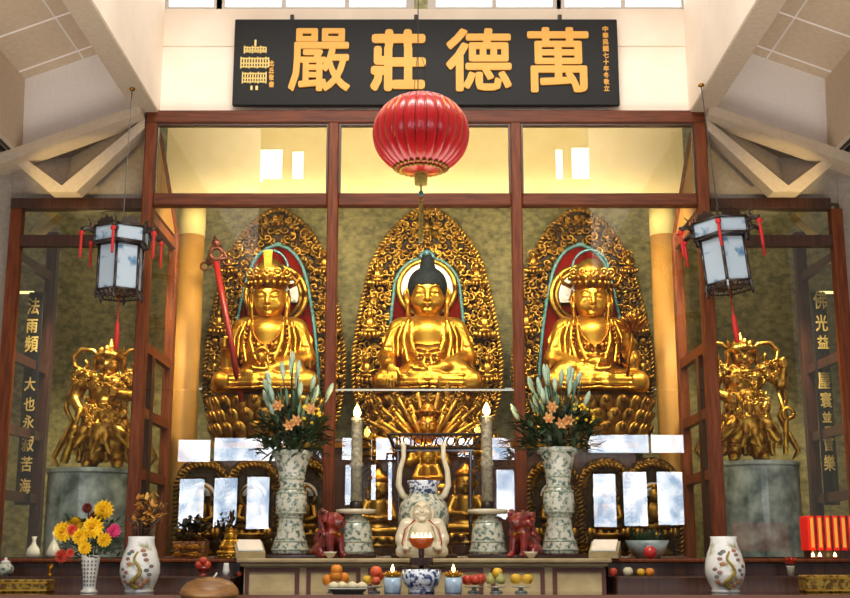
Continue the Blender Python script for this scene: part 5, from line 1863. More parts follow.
# ================================================================ FRONT TABLE OFFERINGS
K = MPP(580, 9.9)
def fruit_mesh(m, r, kind='round'):
    mb = MB()
    if kind == 'pear':
        mb.lathe([(.2 * r, -.95 * r), (.8 * r, -.75 * r), (1.0 * r, -.2 * r), (.8 * r, .35 * r), (.45 * r, .8 * r), (.4 * r, 1.1 * r), (.1 * r, 1.25 * r)], 16)
    elif kind == 'bun':
        mb.lathe([(.9 * r, -.55 * r), (1.05 * r, -.2 * r), (.85 * r, .3 * r), (.3 * r, .62 * r), (.02 * r, .68 * r)], 16)
    else:
        mb.lathe([(.15 * r, -.88 * r), (.55 * r, -.82 * r), (.9 * r, -.42 * r), (1.0 * r, .05 * r), (.88 * r, .5 * r), (.52 * r, .84 * r), (.18 * r, .88 * r), (.05 * r, .8 * r)], 18)
    return mb
def fruit(name, u, v, r, m, lab, cat, kind='round', Y=9.9, stem=True, grp=None):
    p = P(u, v, Y)
    k = MPP(v, Y)
    t = thing(name, lab, cat, p - Vector((0, 0, .9 * r * k)), group=grp)
    obj('flesh', MB().add(np.concatenate(fruit_mesh(m, r * k, kind).v) + np.array([0, 0, .9 * r * k]), fruit_mesh(m, r * k, kind).f), M[m], t, smooth=True)
    if stem and kind != 'bun':
        zt = (1.2 if kind == 'pear' else .8) * r * k + .9 * r * k
        obj('stalk', MB().tube([(0, 0, zt - .01), (.006, 0, zt + .25 * r * k)], .005, 5), M['wood_dk'], t)
    return t
def dish(u, lab, r, h, m, Y=9.9, name='fruit_stand', cat='dish'):
    k = MPP(585, Y)
    p = P(u, 590, Y); p.z = TZ
    o = thing(name, lab, cat, p)
    obj('foot', MB().lathe([(r * .7 * k, 0), (r * .7 * k, .01), (r * .25 * k, .02), (r * .25 * k, h * k - .012)], 20), M['glassy'], o, smooth=True)
    obj('plate', MB().lathe([(r * .25 * k, h * k - .013), (r * k, h * k - .006), (r * 1.05 * k, h * k), (r * .9 * k, h * k - .002)], 24), M[m], o, smooth=True)
    return o
# oranges behind the tray of buns
dish(336, 'glass-footed dish under the pyramid of oranges', 12, 7, 'porcelain', 10.15)
for u, v, lab in ((328, 580, 'orange at the left of the orange pyramid'), (343.5, 578, 'orange at the right of the orange pyramid'), (336, 576, 'orange at the middle of the orange pyramid, front'), (336.5, 570, 'orange on top of the pyramid')):
    fruit('orange', u, v, 6.0, 'orange', lab, 'fruit', Y=10.15 if 'front' not in lab and 'top' not in lab else 10.08)
p = on_table(348.5, 9.75)
kt = MPP(585, 9.75)
tr = thing('metal_tray', 'grey footed tray heaped with pale buns beside the oranges', 'tray', p)
obj('tray', MB().loft([(-14 * kt, -.09, 0), (14 * kt, -.09, 0), (14 * kt, .09, 0), (-14 * kt, .09, 0)], [(-19 * kt, -.13, 5 * kt), (19 * kt, -.13, 5 * kt), (19 * kt, .13, 5 * kt), (-19 * kt, .13, 5 * kt)]), M['grey_tray'], tr)
obj('rim', MB().tube([(-19 * kt, -.13, 5 * kt), (19 * kt, -.13, 5 * kt), (19 * kt, .13, 5 * kt), (-19 * kt, .13, 5 * kt), (-19 * kt, -.13, 5 * kt)], .008, 6), M['grey_tray'], tr)
for u, dv, lab in ((333.5, 0, 'pale bun at the left end of the grey tray'), (342, 1.6, 'second pale bun from the left on the grey tray'), (352.5, 1.2, 'third pale bun from the left on the grey tray'), (362, 0, 'pale bun at the right end of the grey tray')):
    p = P(u, 584, 9.75)
    r = 5.4 * kt
    o = tag(obj('steamed_bun', MB().add(np.concatenate(fruit_mesh('bun', r, 'bun').v), fruit_mesh('bun', r, 'bun').f), M['bun'], loc=(p.x, 9.75, TZ + 5 * kt + .55 * r + dv * .2 * kt), smooth=True), lab, 'bun', 'buns on the grey tray')
dish(374.5, 'glass-footed dish of red and yellow fruit left of the pale blue cup', 8, 6, 'porcelain', 10.0)
fruit('peach', 376, 571.5, 6.0, 'peach', 'red peach on top of the mixed fruit dish', 'fruit', Y=9.98)
fruit('peach', 379, 576, 5.0, 'apple', 'dark red fruit at the right of the mixed fruit dish', 'fruit', Y=10.05)
fruit('yellow_fruit', 367.5, 580, 5, 'lemon', 'yellow fruit at the left of the mixed fruit dish', 'fruit', Y=10.0)
fruit('yellow_fruit', 376, 581, 4.6, 'peach', 'orange-red fruit low in the mixed fruit dish', 'fruit', Y=9.92)
dish(474, 'glass-footed dish of red apples right of the blue bowl', 9, 6, 'porcelain', 10.0)
for u, v, lab in ((467.5, 580, 'red apple at the left of the three apples'), (475.5, 580, 'red apple at the middle of the three apples'), (480.5, 579, 'red apple at the right of the three apples')):
    fruit('apple', u, v, 5.6, 'apple', lab, 'fruit', Y=10.0 if u != 475.5 else 9.9)
dish(496.5, 'glass-footed dish of green pears and one yellow fruit', 9, 6, 'porcelain', 10.0)
fruit('pear', 490.5, 579.5, 5, 'pear', 'green pear at the left under the yellow fruit', 'fruit', 'pear', Y=10.0)
fruit('pear', 500.5, 579.5, 5, 'pear', 'green pear at the right under the yellow fruit', 'fruit', 'pear', Y=9.95)
fruit('yellow_fruit', 497.5, 572.5, 5.2, 'lemon', 'yellow fruit on top of the green pears', 'fruit', Y=10.0)
dish(521, 'glass-footed dish holding two golden fruits side by side', 9, 6, 'porcelain', 10.0)
fruit('golden_orange', 516, 579, 5.7, 'lemon', 'golden round fruit at the left of the pair', 'fruit', Y=10.0)
fruit('golden_orange', 527.5, 579, 5.5, 'lemon', 'golden round fruit at the right of the pair', 'fruit', Y=10.0)

# blue and white bowl and two cups with gilt lotus lamps
p = on_table(421.5, 9.9)
o = thing('incense_bowl', 'large blue and white porcelain incense bowl at the centre of the front table', 'bowl', p)
obj('bowl', MB().lathe([(13 * K, 0), (13.5 * K, 2.5 * K), (12.5 * K, 4 * K), (17 * K, 8 * K), (20 * K, 16 * K), (20 * K, 20 * K), (19 * K, 23 * K), (17.5 * K, 21 * K)], 36), M['porc_blue'], o, smooth=True)
obj('ash', MB().lathe([(17.6 * K, 20 * K), (9 * K, 20.8 * K), (.5 * K, 21 * K)], 24), M['grey_tray'], o)
def cup(u, lab, lab2):
    p = on_table(u, 9.9)
    t = thing('pale_blue_cup', lab, 'cup', p)
    obj('body', MB().lathe([(7.8 * K, 0), (8.5 * K, 1 * K), (8.8 * K, 8 * K), (8.8 * K, 15 * K), (8 * K, 15 * K), (7.6 * K, 2 * K), (1 * K, 1.5 * K)], 24), M['porc_pale'], t, smooth=True)
    q = p + Vector((0, 0, 15 * K))
    l = thing('lotus_lamp', lab2, 'lamp', q)
    pt = MB()
    for k_, (r_, tl, n_) in enumerate(((3, .35, 6), (5.5, .7, 8), (7.5, 1.0, 10))):
        for i in range(n_):
            a = 2 * PI * i / n_ + k_ * .3
            m_ = Matrix.Rotation(a, 4, 'Z') @ Matrix.Translation((r_ * K, 0, (3.5 - .6 * k_) * K)) @ Matrix.Rotation(tl, 4, 'Y')
            pt.ball((0, 0, 0), (.8 * K, 1.9 * K, 4 * K), 6, 5, m_)
    pt.lathe([(3 * K, 0), (6 * K, 1.5 * K), (3 * K, 3 * K)], 14)
    obj('petals', pt, M['gold'], l, smooth=True)
    obj('flame', MB().lathe([(.6 * K, 5 * K), (1.8 * K, 7 * K), (1.5 * K, 9.5 * K), (.1 * K, 13 * K)], 10), M['flame'], l, smooth=True)
cup(392.5, 'pale blue porcelain cup left of the blue and white bowl', 'gilt lotus lamp with a flame on the left pale blue cup')
cup(453.5, 'pale blue porcelain cup right of the blue and white bowl', 'gilt lotus lamp with a flame on the right pale blue cup')

# wooden fish drum
p = P(209, 601, 9.0)
kd = MPP(590, 9.0)
ds = thing('drum_stand', 'low dark stool carrying the rounded brown drum in front of the table', 'stand', (p.x, 9.0, 0))
obj('seat', MB().box(-.27, .27, -.25, .25, p.z - .04, p.z, b=.01), M['table'], ds)
for x in (-.22, .22):
    for y in (-.2, .2): obj('leg', MB().box(x - .025, x + .025, y - .025, y + .025, 0, p.z - .04), M['table'], ds)
t = thing('wooden_fish_drum', 'big rounded brown wooden drum on a low stool at left', 'drum', p)
obj('drum', MB().lathe([(22 * kd, 0), (28 * kd, 4 * kd), (29.5 * kd, 8 * kd), (27.5 * kd, 13 * kd), (22 * kd, 18.5 * kd), (13 * kd, 22 * kd), (3 * kd, 23.4 * kd)], 40), M['muyu'], t, smooth=True)
obj('gilt_line', MB().torus((0, 0, 21.9 * kd), 12.5 * kd, .5 * kd, 24, 5, axis='z'), M['gold_red'], t)
t2 = tag(obj('drum_glare', MB().tube([(-1.5 * kd, 0, 0), (1.5 * kd, 0, 4.6 * kd)], .85 * kd, 8), M['porcelain'], loc=p + Vector((6 * kd, -.02, 23.0 * kd))), 'short white glare stick standing on the brown wooden drum', 'streak')  # white bar added to imitate a streak of glare on the drum

# big ovoid jars
M['jar'] = mat('famille_jar', '#dcdcd8', .15, col2='#8f8a5e', scale=9, lo=.55, hi=.68, coat=.6)
def jar(u, lab):
    p = on_table(u, 9.95)
    k = MPP(560, 9.95)
    t = thing('ovoid_jar', lab, 'vase', p)
    obj('body', MB().lathe([(14.5 * k, 0), (14.5 * k, 2.5 * k), (13.5 * k, 4 * k), (17.5 * k, 11 * k), (20 * k, 20 * k), (19.5 * k, 28 * k), (17 * k, 38 * k), (13.8 * k, 46 * k), (12.8 * k, 52 * k), (13.6 * k, 55 * k), (12 * k, 54 * k), (10 * k, 46 * k)], 36), M['jar'], t, smooth=True)
    # painted branch with leaves
    prof = [(13.5, 4), (17.5, 11), (20, 20), (19.5, 28), (17, 38), (13.8, 46)]
    def onjar(x, z):
        r_ = np.interp(z, [q[1] for q in prof], [q[0] for q in prof])
        a_ = x / r_
        return Vector((r_ * math.sin(a_) * k, -r_ * math.cos(a_) * k - .004, z * k))
    br = MB()
    pts = [(1, 5), (-4, 10), (2, 16), (5, 21), (2, 27), (-2, 33), (1, 40)]
    sm_ = smooth_outline(pts, 6)
    br.tube([onjar(x, z) for x, z in sm_], [(2.6 - 1.6 * i / len(sm_)) * k for i in range(len(sm_))], 6)
    M['branch'] = M.get('branch') or mat('painted_branch', '#a08a3c', .4, col2='#7d6a2c', scale=30)
    obj('painted_branch', br, M['branch'], t)
    lf = MB()
    for (x, z) in ((-8, 38), (-9, 33), (-7, 28), (8, 37), (10, 32), (-5, 40), (6, 41), (11, 22), (14, 18), (-10, 20), (-13, 16), (-8, 9), (-3, 7), (5, 7), (9, 10), (13, 13), (-15, 23), (16, 26), (-12, 11), (1, 11)):
        c_ = onjar(x, z)
        nrm = Vector((c_.x, c_.y, 0)).normalized()
        m_ = Matrix.Translation(c_) @ Matrix.Rotation(math.atan2(nrm.x, -nrm.y), 4, 'Z')
        lf.ball((0, 0, 0), (2.9 * k, .006, 1.9 * k), 8, 4, m_)
    M['leaf_paint'] = M.get('leaf_paint') or mat('painted_leaf', '#3f6468', .4, col2='#b0683a', scale=9)
    obj('painted_leaves', lf, M['leaf_paint'], t)
    return t, p + Vector((0, 0, 53 * k))
j1, top1 = jar(139, 'white ovoid jar painted with a yellow branch, left, holding dried stems')
j2 = dup(j1, on_table(726, 9.95), 'white ovoid jar painted with a yellow branch, right, near the red lamp box')
M['dry_stem'] = mat('dry_brown_stem', '#3b2417', .6, col2='#5a3a20', scale=20)
dr = thing('dried_flowers', 'dried brown and orange flower stems in the left ovoid jar', 'bouquet', top1)
rd = random.Random(8)
m1, m2 = MB(), MB()
for i in range(26):
    a = rd.uniform(-1, 1)
    tip = Vector((a * .17 + .05, rd.uniform(-.1, .1), rd.uniform(.1, .34)))
    m1.tube([(a * .05, 0, -.1), tuple(tip * .6), tuple(tip)], .006, 4)
    m1.leaf(tip * .5, tip * .5 + Vector((rd.uniform(-.12, .12), -.04, rd.uniform(.0, .1))), .02)
for i in range(70):
    c_ = Vector((rd.uniform(-.06, .17), rd.uniform(-.12, .02), rd.uniform(.1, .34)))
    d_ = Vector((rd.uniform(-1, 1), rd.uniform(-1, .2), rd.uniform(-.2, 1))).normalized()
    m2.leaf(c_, c_ + d_ * rd.uniform(.04, .08), .018)
obj('stems', m1, M['dry_stem'], dr)
M['ochre_fl'] = mat('orange_dried_bloom', '#a0662a', .6, col2='#c8953a', scale=20)
obj('blooms', m2, M['ochre_fl'], dr, smooth=True)

# chrysanthemums in a pierced white vase
p = on_table(89, 9.9)
t = thing('pierced_vase', 'small white pierced porcelain vase holding yellow chrysanthemums', 'vase', p)
obj('body', MB().lathe([(8.5 * K, 0), (8.5 * K, 2 * K), (6.2 * K, 4 * K), (6.6 * K, 10 * K), (9.6 * K, 36 * K), (10.2 * K, 37 * K), (9 * K, 36 * K), (6 * K, 12 * K)], 28), M['porcelain'], t, smooth=True)
ho = MB()
for c_ in range(-2, 3):
    for i in range(7):
        z = (8 + 3.8 * i) * K
        r_ = (6.2 + z / K * .092) * K
        a = -PI / 2 + c_ * .42
        ho.ball((r_ * math.cos(a), r_ * math.sin(a), z), (.9 * K, .6 * K, 1.2 * K), 6, 4)
M['hole'] = mat('dark_pierced_hole', '#5c5f66', .6)
obj('pierced_holes', ho, M['hole'], t)
b = thing('chrysanthemum_bouquet', 'bouquet of yellow chrysanthemums with pink and red blooms in the pierced white vase', 'bouquet', p + Vector((0, 0, 36 * K)))
rf = random.Random(31)
def bloom(u, v, r, m, y=-.05):
    c_ = P(u, v, 9.9) - (p + Vector((0, 0, 36 * K)))
    c_.y = y
    mb = MB()
    for ring in range(4):
        n_ = 14 - 2 * ring
        el = .15 + .38 * ring
        for i in range(n_):
            a = 2 * PI * i / n_ + ring * .3
            d = Vector((math.cos(a) * math.cos(el), -math.sin(el) - .15, math.sin(a) * math.cos(el))).normalized()
            mb.leaf(c_ + d * r * K * .15, c_ + d * r * K, r * K * .2, up=(0, -1, .2), bend=.004)
    mb.ball(tuple(c_), r * K * .62, 9, 6)
    obj('bloom', mb, M[m], b)
    return c_
heads = [bloom(a[0], a[1], a[2] * 1.28, a[3], a[4]) for a in ((68, 532, 9, 'yellow', -.1), (77, 525, 7.5, 'yellow', -.02), (98, 528, 9.5, 'yellow', -.12), (104, 510, 9, 'yellow', .02), (86, 537, 7.5, 'yellow', -.14), (91, 548, 6, 'yellow', -.16), (108, 540, 6.5, 'yellow', -.1), (78, 530, 5, 'coral', -.14),
                            (116, 531, 6.5, 'pink', -.06), (64, 556, 6, 'coral', -.05), (94, 518, 6, 'darkred', .04), (86, 508, 5, 'darkred', .05), (75, 553, 4, 'coral', -.12))]
sm, fm = MB(), MB()
for c_ in heads:
    sm.tube([(c_.x * .1, 0, -.1), (c_.x * .5, c_.y * .3, c_.z * .4 - .02), tuple(c_ + Vector((0, .02, 0)))], .006, 5)
for i in range(170):
    c_ = Vector((rf.uniform(-.2, .2), rf.uniform(-.1, .1), rf.uniform(-.03, .3)))
    d = Vector((c_.x * 4 + rf.uniform(-.5, .5), rf.uniform(-.8, .3), rf.uniform(-.4, .8))).normalized()
    fm.leaf(c_, c_ + d * rf.uniform(.05, .1), .018)
obj('stems', sm, M['leaf'], b)
obj('foliage', fm, M['leaf'], b)

# brocade boxes at both ends
def brocade(u0, u1, v, lab):
    a, b_ = P(u0, v, 10.15), P(u1, v, 10.15)
    w = (b_.x - a.x) / 2
    t = thing('brocade_box', lab, 'box', ((a.x + b_.x) / 2, 10.12, TZ))
    h = ZZ(v, 10.12) - TZ
    obj('box', MB().box(-w, w, -.1, .12, 0, h, b=.008), M['brocade'], t)
    obj('gilt_band', MB().box(-w - .004, w + .004, -.104, .124, h - .03, h - .018), M['gold'], t)
    obj('gilt_band', MB().box(-w - .004, w + .004, -.104, .124, .012, .024), M['gold'], t)
brocade(-14, 52, 579.5, 'long low box covered in gold brocade at the left end of the front table')
brocade(801, 866, 575, 'long low box covered in gold brocade at the right end, below the red lamp box')

# ---- things on the sideboards
def lidded(u, lab):
    p = on_step(u)
    k = MPP(565, 10.7)
    t = thing('lidded_jar', lab, 'jar', p)
    obj('body', MB().lathe([(5 * k, 0), (8 * k, 4 * k), (8.5 * k, 8 * k), (6 * k, 12 * k), (4 * k, 13 * k)], 20), M['porc_fam'], t, smooth=True)
    obj('lid', MB().lathe([(5 * k, 13 * k), (4.4 * k, 14.5 * k), (1.5 * k, 16 * k), (1.4 * k, 18 * k), (.3 * k, 18.5 * k)], 16), M['porcelain'], t, smooth=True)
lidded(5, 'small round lidded porcelain jar at the far left on the sideboard step')
p = on_step(50)
k = MPP(565, 10.7)
t = thing('gilt_holder', 'small gilt holder beside the lidded jar on the sideboard step', 'holder', p)
obj('body', MB().lathe([(3 * k, 0), (3 * k, 1.5 * k), (1.6 * k, 3 * k), (2.6 * k, 6 * k), (2.6 * k, 12 * k), (1.5 * k, 11 * k)], 14), M['gold_red'], t, smooth=True)
# bonsai planter
p = on_side(191, 11.25)
k = MPP(545, 11.25)
t = thing('bonsai_planter', 'carved reddish planter with a dark small tree beside the glass, left bay', 'potted plant', p)
pm = MB().loft([(-14 * k, -.1, 0), (14 * k, -.1, 0), (14 * k, .1, 0), (-14 * k, .1, 0)], [(-16 * k, -.13, 17 * k), (16 * k, -.13, 17 * k), (16 * k, .13, 17 * k), (-16 * k, .13, 17 * k)])
M['planter'] = mat('carved_planter', '#6a3420', .5, col2='#9a6a34', scale=26, bump=.8, bscale=40)
obj('planter', pm, M['planter'], t)
cv = MB()
for i in range(10):
    for z in (4, 11): curl(cv, (-12.6 + 2.8 * i) * k, -.128, z * k, 2.6 * k, i, 1, 1, .007)
obj('carving', cv, M['gold_red'], t, smooth=True)
tm = MB().tube([(0, 0, 16 * k), (-3 * k, 0, 24 * k), (4 * k, 0, 32 * k), (2 * k, 0, 40 * k)], [2 * k, 1.8 * k, 1.2 * k, .6 * k], 7)
obj('trunk', tm, M['wood_dk'], t, smooth=True)
lm = MB()
for i in range(150):
    a = rf.uniform(-1, 1)
    c_ = Vector((a * 14 * k, rf.uniform(-.1, .1), (rf.uniform(18, 34) + (1 - abs(a)) * rf.uniform(0, 9)) * k))
    d = Vector((rf.uniform(-1, 1), rf.uniform(-1, 1), rf.uniform(-.4, 1))).normalized()
    lm.leaf(c_, c_ + d * rf.uniform(5, 9) * k, 2.0 * k)
M['bonsai_leaf'] = mat('very_dark_leaf', '#151d12', .5)
obj('foliage', lm, M['bonsai_leaf'], t)
# gilt sitter, fruit cup, white candle
def sitter_side(u, lab):
    pass
sg = small_sitter('gilt_sitter', 'small bright gilt seated figure on the sideboard near the altar end', 230, 556, 524, 11.0, M['gold'])
sg.location.z = AZ - .005
sg.scale = (1.3, 1.1, 1)
p = on_step(203)
k = MPP(565, 10.7)
t = thing('fruit_cup', 'red footed cup holding fruit on the left sideboard step', 'cup', p)
M['red_glass'] = mat('dark_red_glaze', '#8c1f18', .2, coat=.5)
obj('cup', MB().lathe([(5 * k, 0), (4 * k, 1.5 * k), (2 * k, 3 * k), (5.5 * k, 6 * k), (8 * k, 9 * k), (7 * k, 8.5 * k)], 20), M['red_glass'], t, smooth=True)
for i, (dx, dz, m, lab) in enumerate(((-4, 11, 'peach', 'orange-red fruit at the left in the red footed cup'), (4, 11, 'apple', 'dark red fruit at the right in the red footed cup'), (0, 15, 'peach', 'orange-red fruit on top in the red footed cup'))):
    r_ = 4.2 * k
    f = fruit_mesh(m, r_)
    tag(obj('round_fruit', f, M[m], loc=p + Vector((dx * k, -.01 * (i == 2), dz * k)), smooth=True), lab, 'fruit')
p = on_step(226)
t = thing('white_candle_cup', 'small white votive candle cup beside the red fruit cup', 'candle', p)
obj('cup', MB().lathe([(3.2 * k, 0), (3.6 * k, 5 * k), (2.8 * k, 10 * k), (2.4 * k, 13 * k), (1.5 * k, 12.5 * k)], 16), M['porcelain'], t, smooth=True)
p = on_step(239.5)
tag(obj('small_tomato', fruit_mesh('apple', 2.6 * k), M['peach'], loc=p + Vector((0, 0, 2.3 * k)), smooth=True), 'tiny orange-red fruit beside the white votive candle', 'fruit')
# right side: red ball, bowl of fruit, ceramic dish
p = on_side(650, 11.2)
k = MPP(550, 11.2)
t = thing('offering_basin', 'grey basin with dark leaves behind the red ball, right sideboard', 'basin', p + Vector((0, .12, 0)))
obj('basin', MB().lathe([(12 * k, 0), (18 * k, 8 * k), (22 * k, 18 * k), (20 * k, 18 * k), (10 * k, 3 * k)], 28), M['drum'], t, smooth=True)
lm = MB()
for i in range(60):
    a = rf.uniform(0, 2 * PI)
    c_ = Vector((math.cos(a) * 10 * k, math.sin(a) * 8 * k, 14 * k))
    lm.leaf(c_, c_ + Vector((math.cos(a) * 10 * k, math.sin(a) * 6 * k, rf.uniform(4, 18) * k)), 2.2 * k)
obj('foliage', lm, M['leaf'], t)
M['red_ball'] = mat('glossy_red_ball', '#c92c2c', .2, coat=.6)
tag(obj('red_ball', MB().ball((0, 0, 0), 6.3 * k, 20, 14), M['red_ball'], loc=P(650, 549, 10.98) * 1.0, smooth=True), 'glossy red ball on the right sideboard', 'ball')
bpy.data.objects['red_ball'].location.z = AZ - .005 + 6.3 * k
for u, r_, m, lab in ((613, 4.5, 'peach', 'orange-red fruit nearest the altar on the right sideboard step'), (628, 5, 'bun', 'pale round fruit on the right sideboard step'), (641, 4.2, 'lemon', 'golden fruit on the right sideboard step'), (650, 4.5, 'orange', 'orange fruit below the red ball on the right step')):
    p = on_step(u)
    kk_ = MPP(570, 10.7)
    tag(obj('round_fruit', fruit_mesh(m, r_ * kk_), M[m], loc=p + Vector((0, 0, .88 * r_ * kk_)), smooth=True), lab, 'fruit')
# red flower pot
p = on_step(791)
k = MPP(560, 10.7)
t = thing('flower_pot', 'small pale pot with a red flower beside the red lamp box', 'potted plant', p)
obj('pot', MB().lathe([(3 * k, 0), (4 * k, 9 * k), (4.4 * k, 10 * k), (3 * k, 9 * k)], 14), M['porc_cream'], t, smooth=True)
fm = MB()
for i in range(16):
    a = 2 * PI * i / 16
    fm.leaf((0, 0, 12 * k), (math.cos(a) * 8 * k, math.sin(a) * 6 * k, (14 + 5 * (i % 2)) * k), 2 * k)
obj('flower', fm, M['coral'], t)
# red lamp box with gilt stripes
u0, u1 = 807, 870
a, b_ = P(u0, 552, 11.1), P(u1, 552, 11.1)
w = (b_.x - a.x) / 2
kx = MPP(535, 11.1)
t = thing('red_lamp_box', 'red translucent ribbed lamp box with gilt stripes on the right sideboard', 'lamp', ((a.x + b_.x) / 2, 11.15, AZ - .005))
M['red_lamp'] = mat('glowing_red_panel', '#d8241a', .35, emit='#e02010', estr=.45)
M['gold_glow'] = mat('gilt_stripe', '#e8b040', .4, .4, emit='#ffb040', estr=.35)
H_ = 42 * kx
obj('case', MB().box(-w, w, -.12, .12, 8 * kx, H_, b=.01), M['red_lamp'], t)
for i in range(8):
    x = -w + (i + .5) * w / 4
    obj('stripe', MB().box(x - .012, x + .012, -.128, -.12, 11 * kx, H_ - 2 * kx), M['gold_glow'], t)
    obj('rib', MB().tube([(x + w / 8, -.12, 8 * kx), (x + w / 8, -.12, H_)], .012, 6), M['red_lion'], t)
obj('foot', MB().box(-w + .02, w - .02, -.1, .1, 0, 8 * kx), M['wood_dk'], t)
for u, lab in ((813, 'small tealight flame left of three below the red lamp box'), (820, 'small tealight flame in the middle below the red lamp box'), (835, 'small tealight flame right of three below the red lamp box')):
    p = on_side(u, 10.96)
    k = MPP(565, 10.96)
    t = thing('tealight', lab, 'candle', p)
    obj('cup', MB().lathe([(3 * k, 0), (3.4 * k, 2 * k), (2.8 * k, 2.2 * k), (2 * k, .8 * k)], 14), M['red_glass'], t, smooth=True)
    obj('flame', MB().lathe([(.5 * k, .8 * k), (1.8 * k, 2.2 * k), (1.4 * k, 4.2 * k), (.1 * k, 6.5 * k)], 10), M['flame'], t, smooth=True)

# ================================================================ HANGING LANTERNS
M['lantern_red'] = mat('red_lantern_silk', '#d01820', .3, col2='#c0121a', scale=3, coat=.35, emit='#d01820', estr=.14)
M['gold_thread'] = mat('yellow_tassel_thread', '#b89a3c', .6, col2='#8f7424', scale=60)
M['wire'] = mat('grey_wire', '#55504a', .4, .6)
YL = 5.2
ctr = P(421, 134, YL)
kl = MPP(134, YL)
RL, HL = 48.5 * kl, 41 * kl
top_z = ctr.z + 4.0
t = thing('red_lantern', 'large round ribbed red lantern hanging before the name plaque', 'lantern', ctr)
n_ = 156
v, f = [], []
rows = 22
for k in range(rows + 1):
    ph = -PI / 2 * .93 + PI * .93 * k / rows
    for i in range(n_):
        a = 2 * PI * i / n_
        fl = 1 - .035 * abs(math.cos(13 * a)) ** 8
        v.append((RL * math.cos(ph) ** .92 * fl * math.cos(a), RL * math.cos(ph) ** .92 * fl * math.sin(a), HL * math.sin(ph)))
for k in range(rows):
    for i in range(n_):
        j = (i + 1) % n_
        f.append((k * n_ + i, k * n_ + j, (k + 1) * n_ + j, (k + 1) * n_ + i))
obj('silk', MB().add(v, f), M['lantern_red'], t, smooth=True)
for i in range(26):
    a = 2 * PI * (i + .0) / 26
    pts = []
    for k in range(15):
        ph = -PI / 2 * .9 + PI * .9 * k / 14
        r_ = RL * math.cos(ph) ** .92 * .975
        pts.append((r_ * math.cos(a), r_ * math.sin(a), HL * math.sin(ph)))
    obj('rib', MB().tube(pts, .002, 4), M['gold_red'], t)
obj('top_cap', MB().lathe([(9 * kl, 38.5 * kl), (9 * kl, 41 * kl), (4 * kl, 43 * kl), (1 * kl, 44 * kl)], 20), M['gold_carve'], t, smooth=True)
sp = MB()
for i in range(26):
    for r2, ph in ((0, -1.05), (.12, -1.17)):
        a = 2 * PI * (i + r2 * 4) / 26
        r_ = RL * math.cos(ph) ** .92 * 1.0
        sp.ball((r_ * math.cos(a), r_ * math.sin(a), HL * math.sin(ph)), (.022 * YL / 9, .022 * YL / 9, .014 * YL / 9), 6, 4)
obj('gilt_spangles', sp, M['gold_old'], t)
obj('bottom_cap', MB().lathe([(6.2 * kl, -53 * kl), (6.6 * kl, -45 * kl), (6.4 * kl, -40 * kl), (8 * kl, -38 * kl)], 20), M['gold_thread'], t, smooth=True)
tz = MB()
obj('tassel_cord', MB().tube([(0, 0, -38 * kl), (0, 0, -70 * kl)], .004, 5), M['gold_thread'], t)
obj('bead', MB().ball((0, 0, -62 * kl), (2.6 * kl, 2.6 * kl, 3 * kl), 12, 8), M['teal_metal'], t, smooth=True)
obj('knot', MB().ball((0, 0, -68.5 * kl), (2.4 * kl, 2.4 * kl, 2.2 * kl), 10, 7), M['ochre_fl'], t, smooth=True)
obj('tassel', MB().lathe([(2.2 * kl, -112 * kl), (2.3 * kl, -100 * kl), (2.2 * kl, -76 * kl), (1.6 * kl, -70 * kl)], 12), M['gold_thread'], t, smooth=True)
wr = MB()
wr.tube([(-3 * kl, 0, 43 * kl), (-3 * kl, 0, 90 * kl), (-3 * kl, 0, top_z - ctr.z)], .0025, 5)
obj('wire', wr, M['wire'], t)
obj('wire', MB().tube([(-7 * kl, 0, 38 * kl), (-6 * kl, 0, 62 * kl), (-3 * kl, 0, 92 * kl)], .0016, 5), M['wire'], t)
obj('wire', MB().tube([(5 * kl, 0, 40 * kl), (5.5 * kl, 0, 60 * kl), (3 * kl, 0, 75 * kl), (-3 * kl, 0, 95 * kl)], .0016, 5), M['wire'], t)
struct('beam_lantern', MB().box(-2.64, 2.64, YL - .06, YL + .06, top_z, top_z + .12), M['beam'])

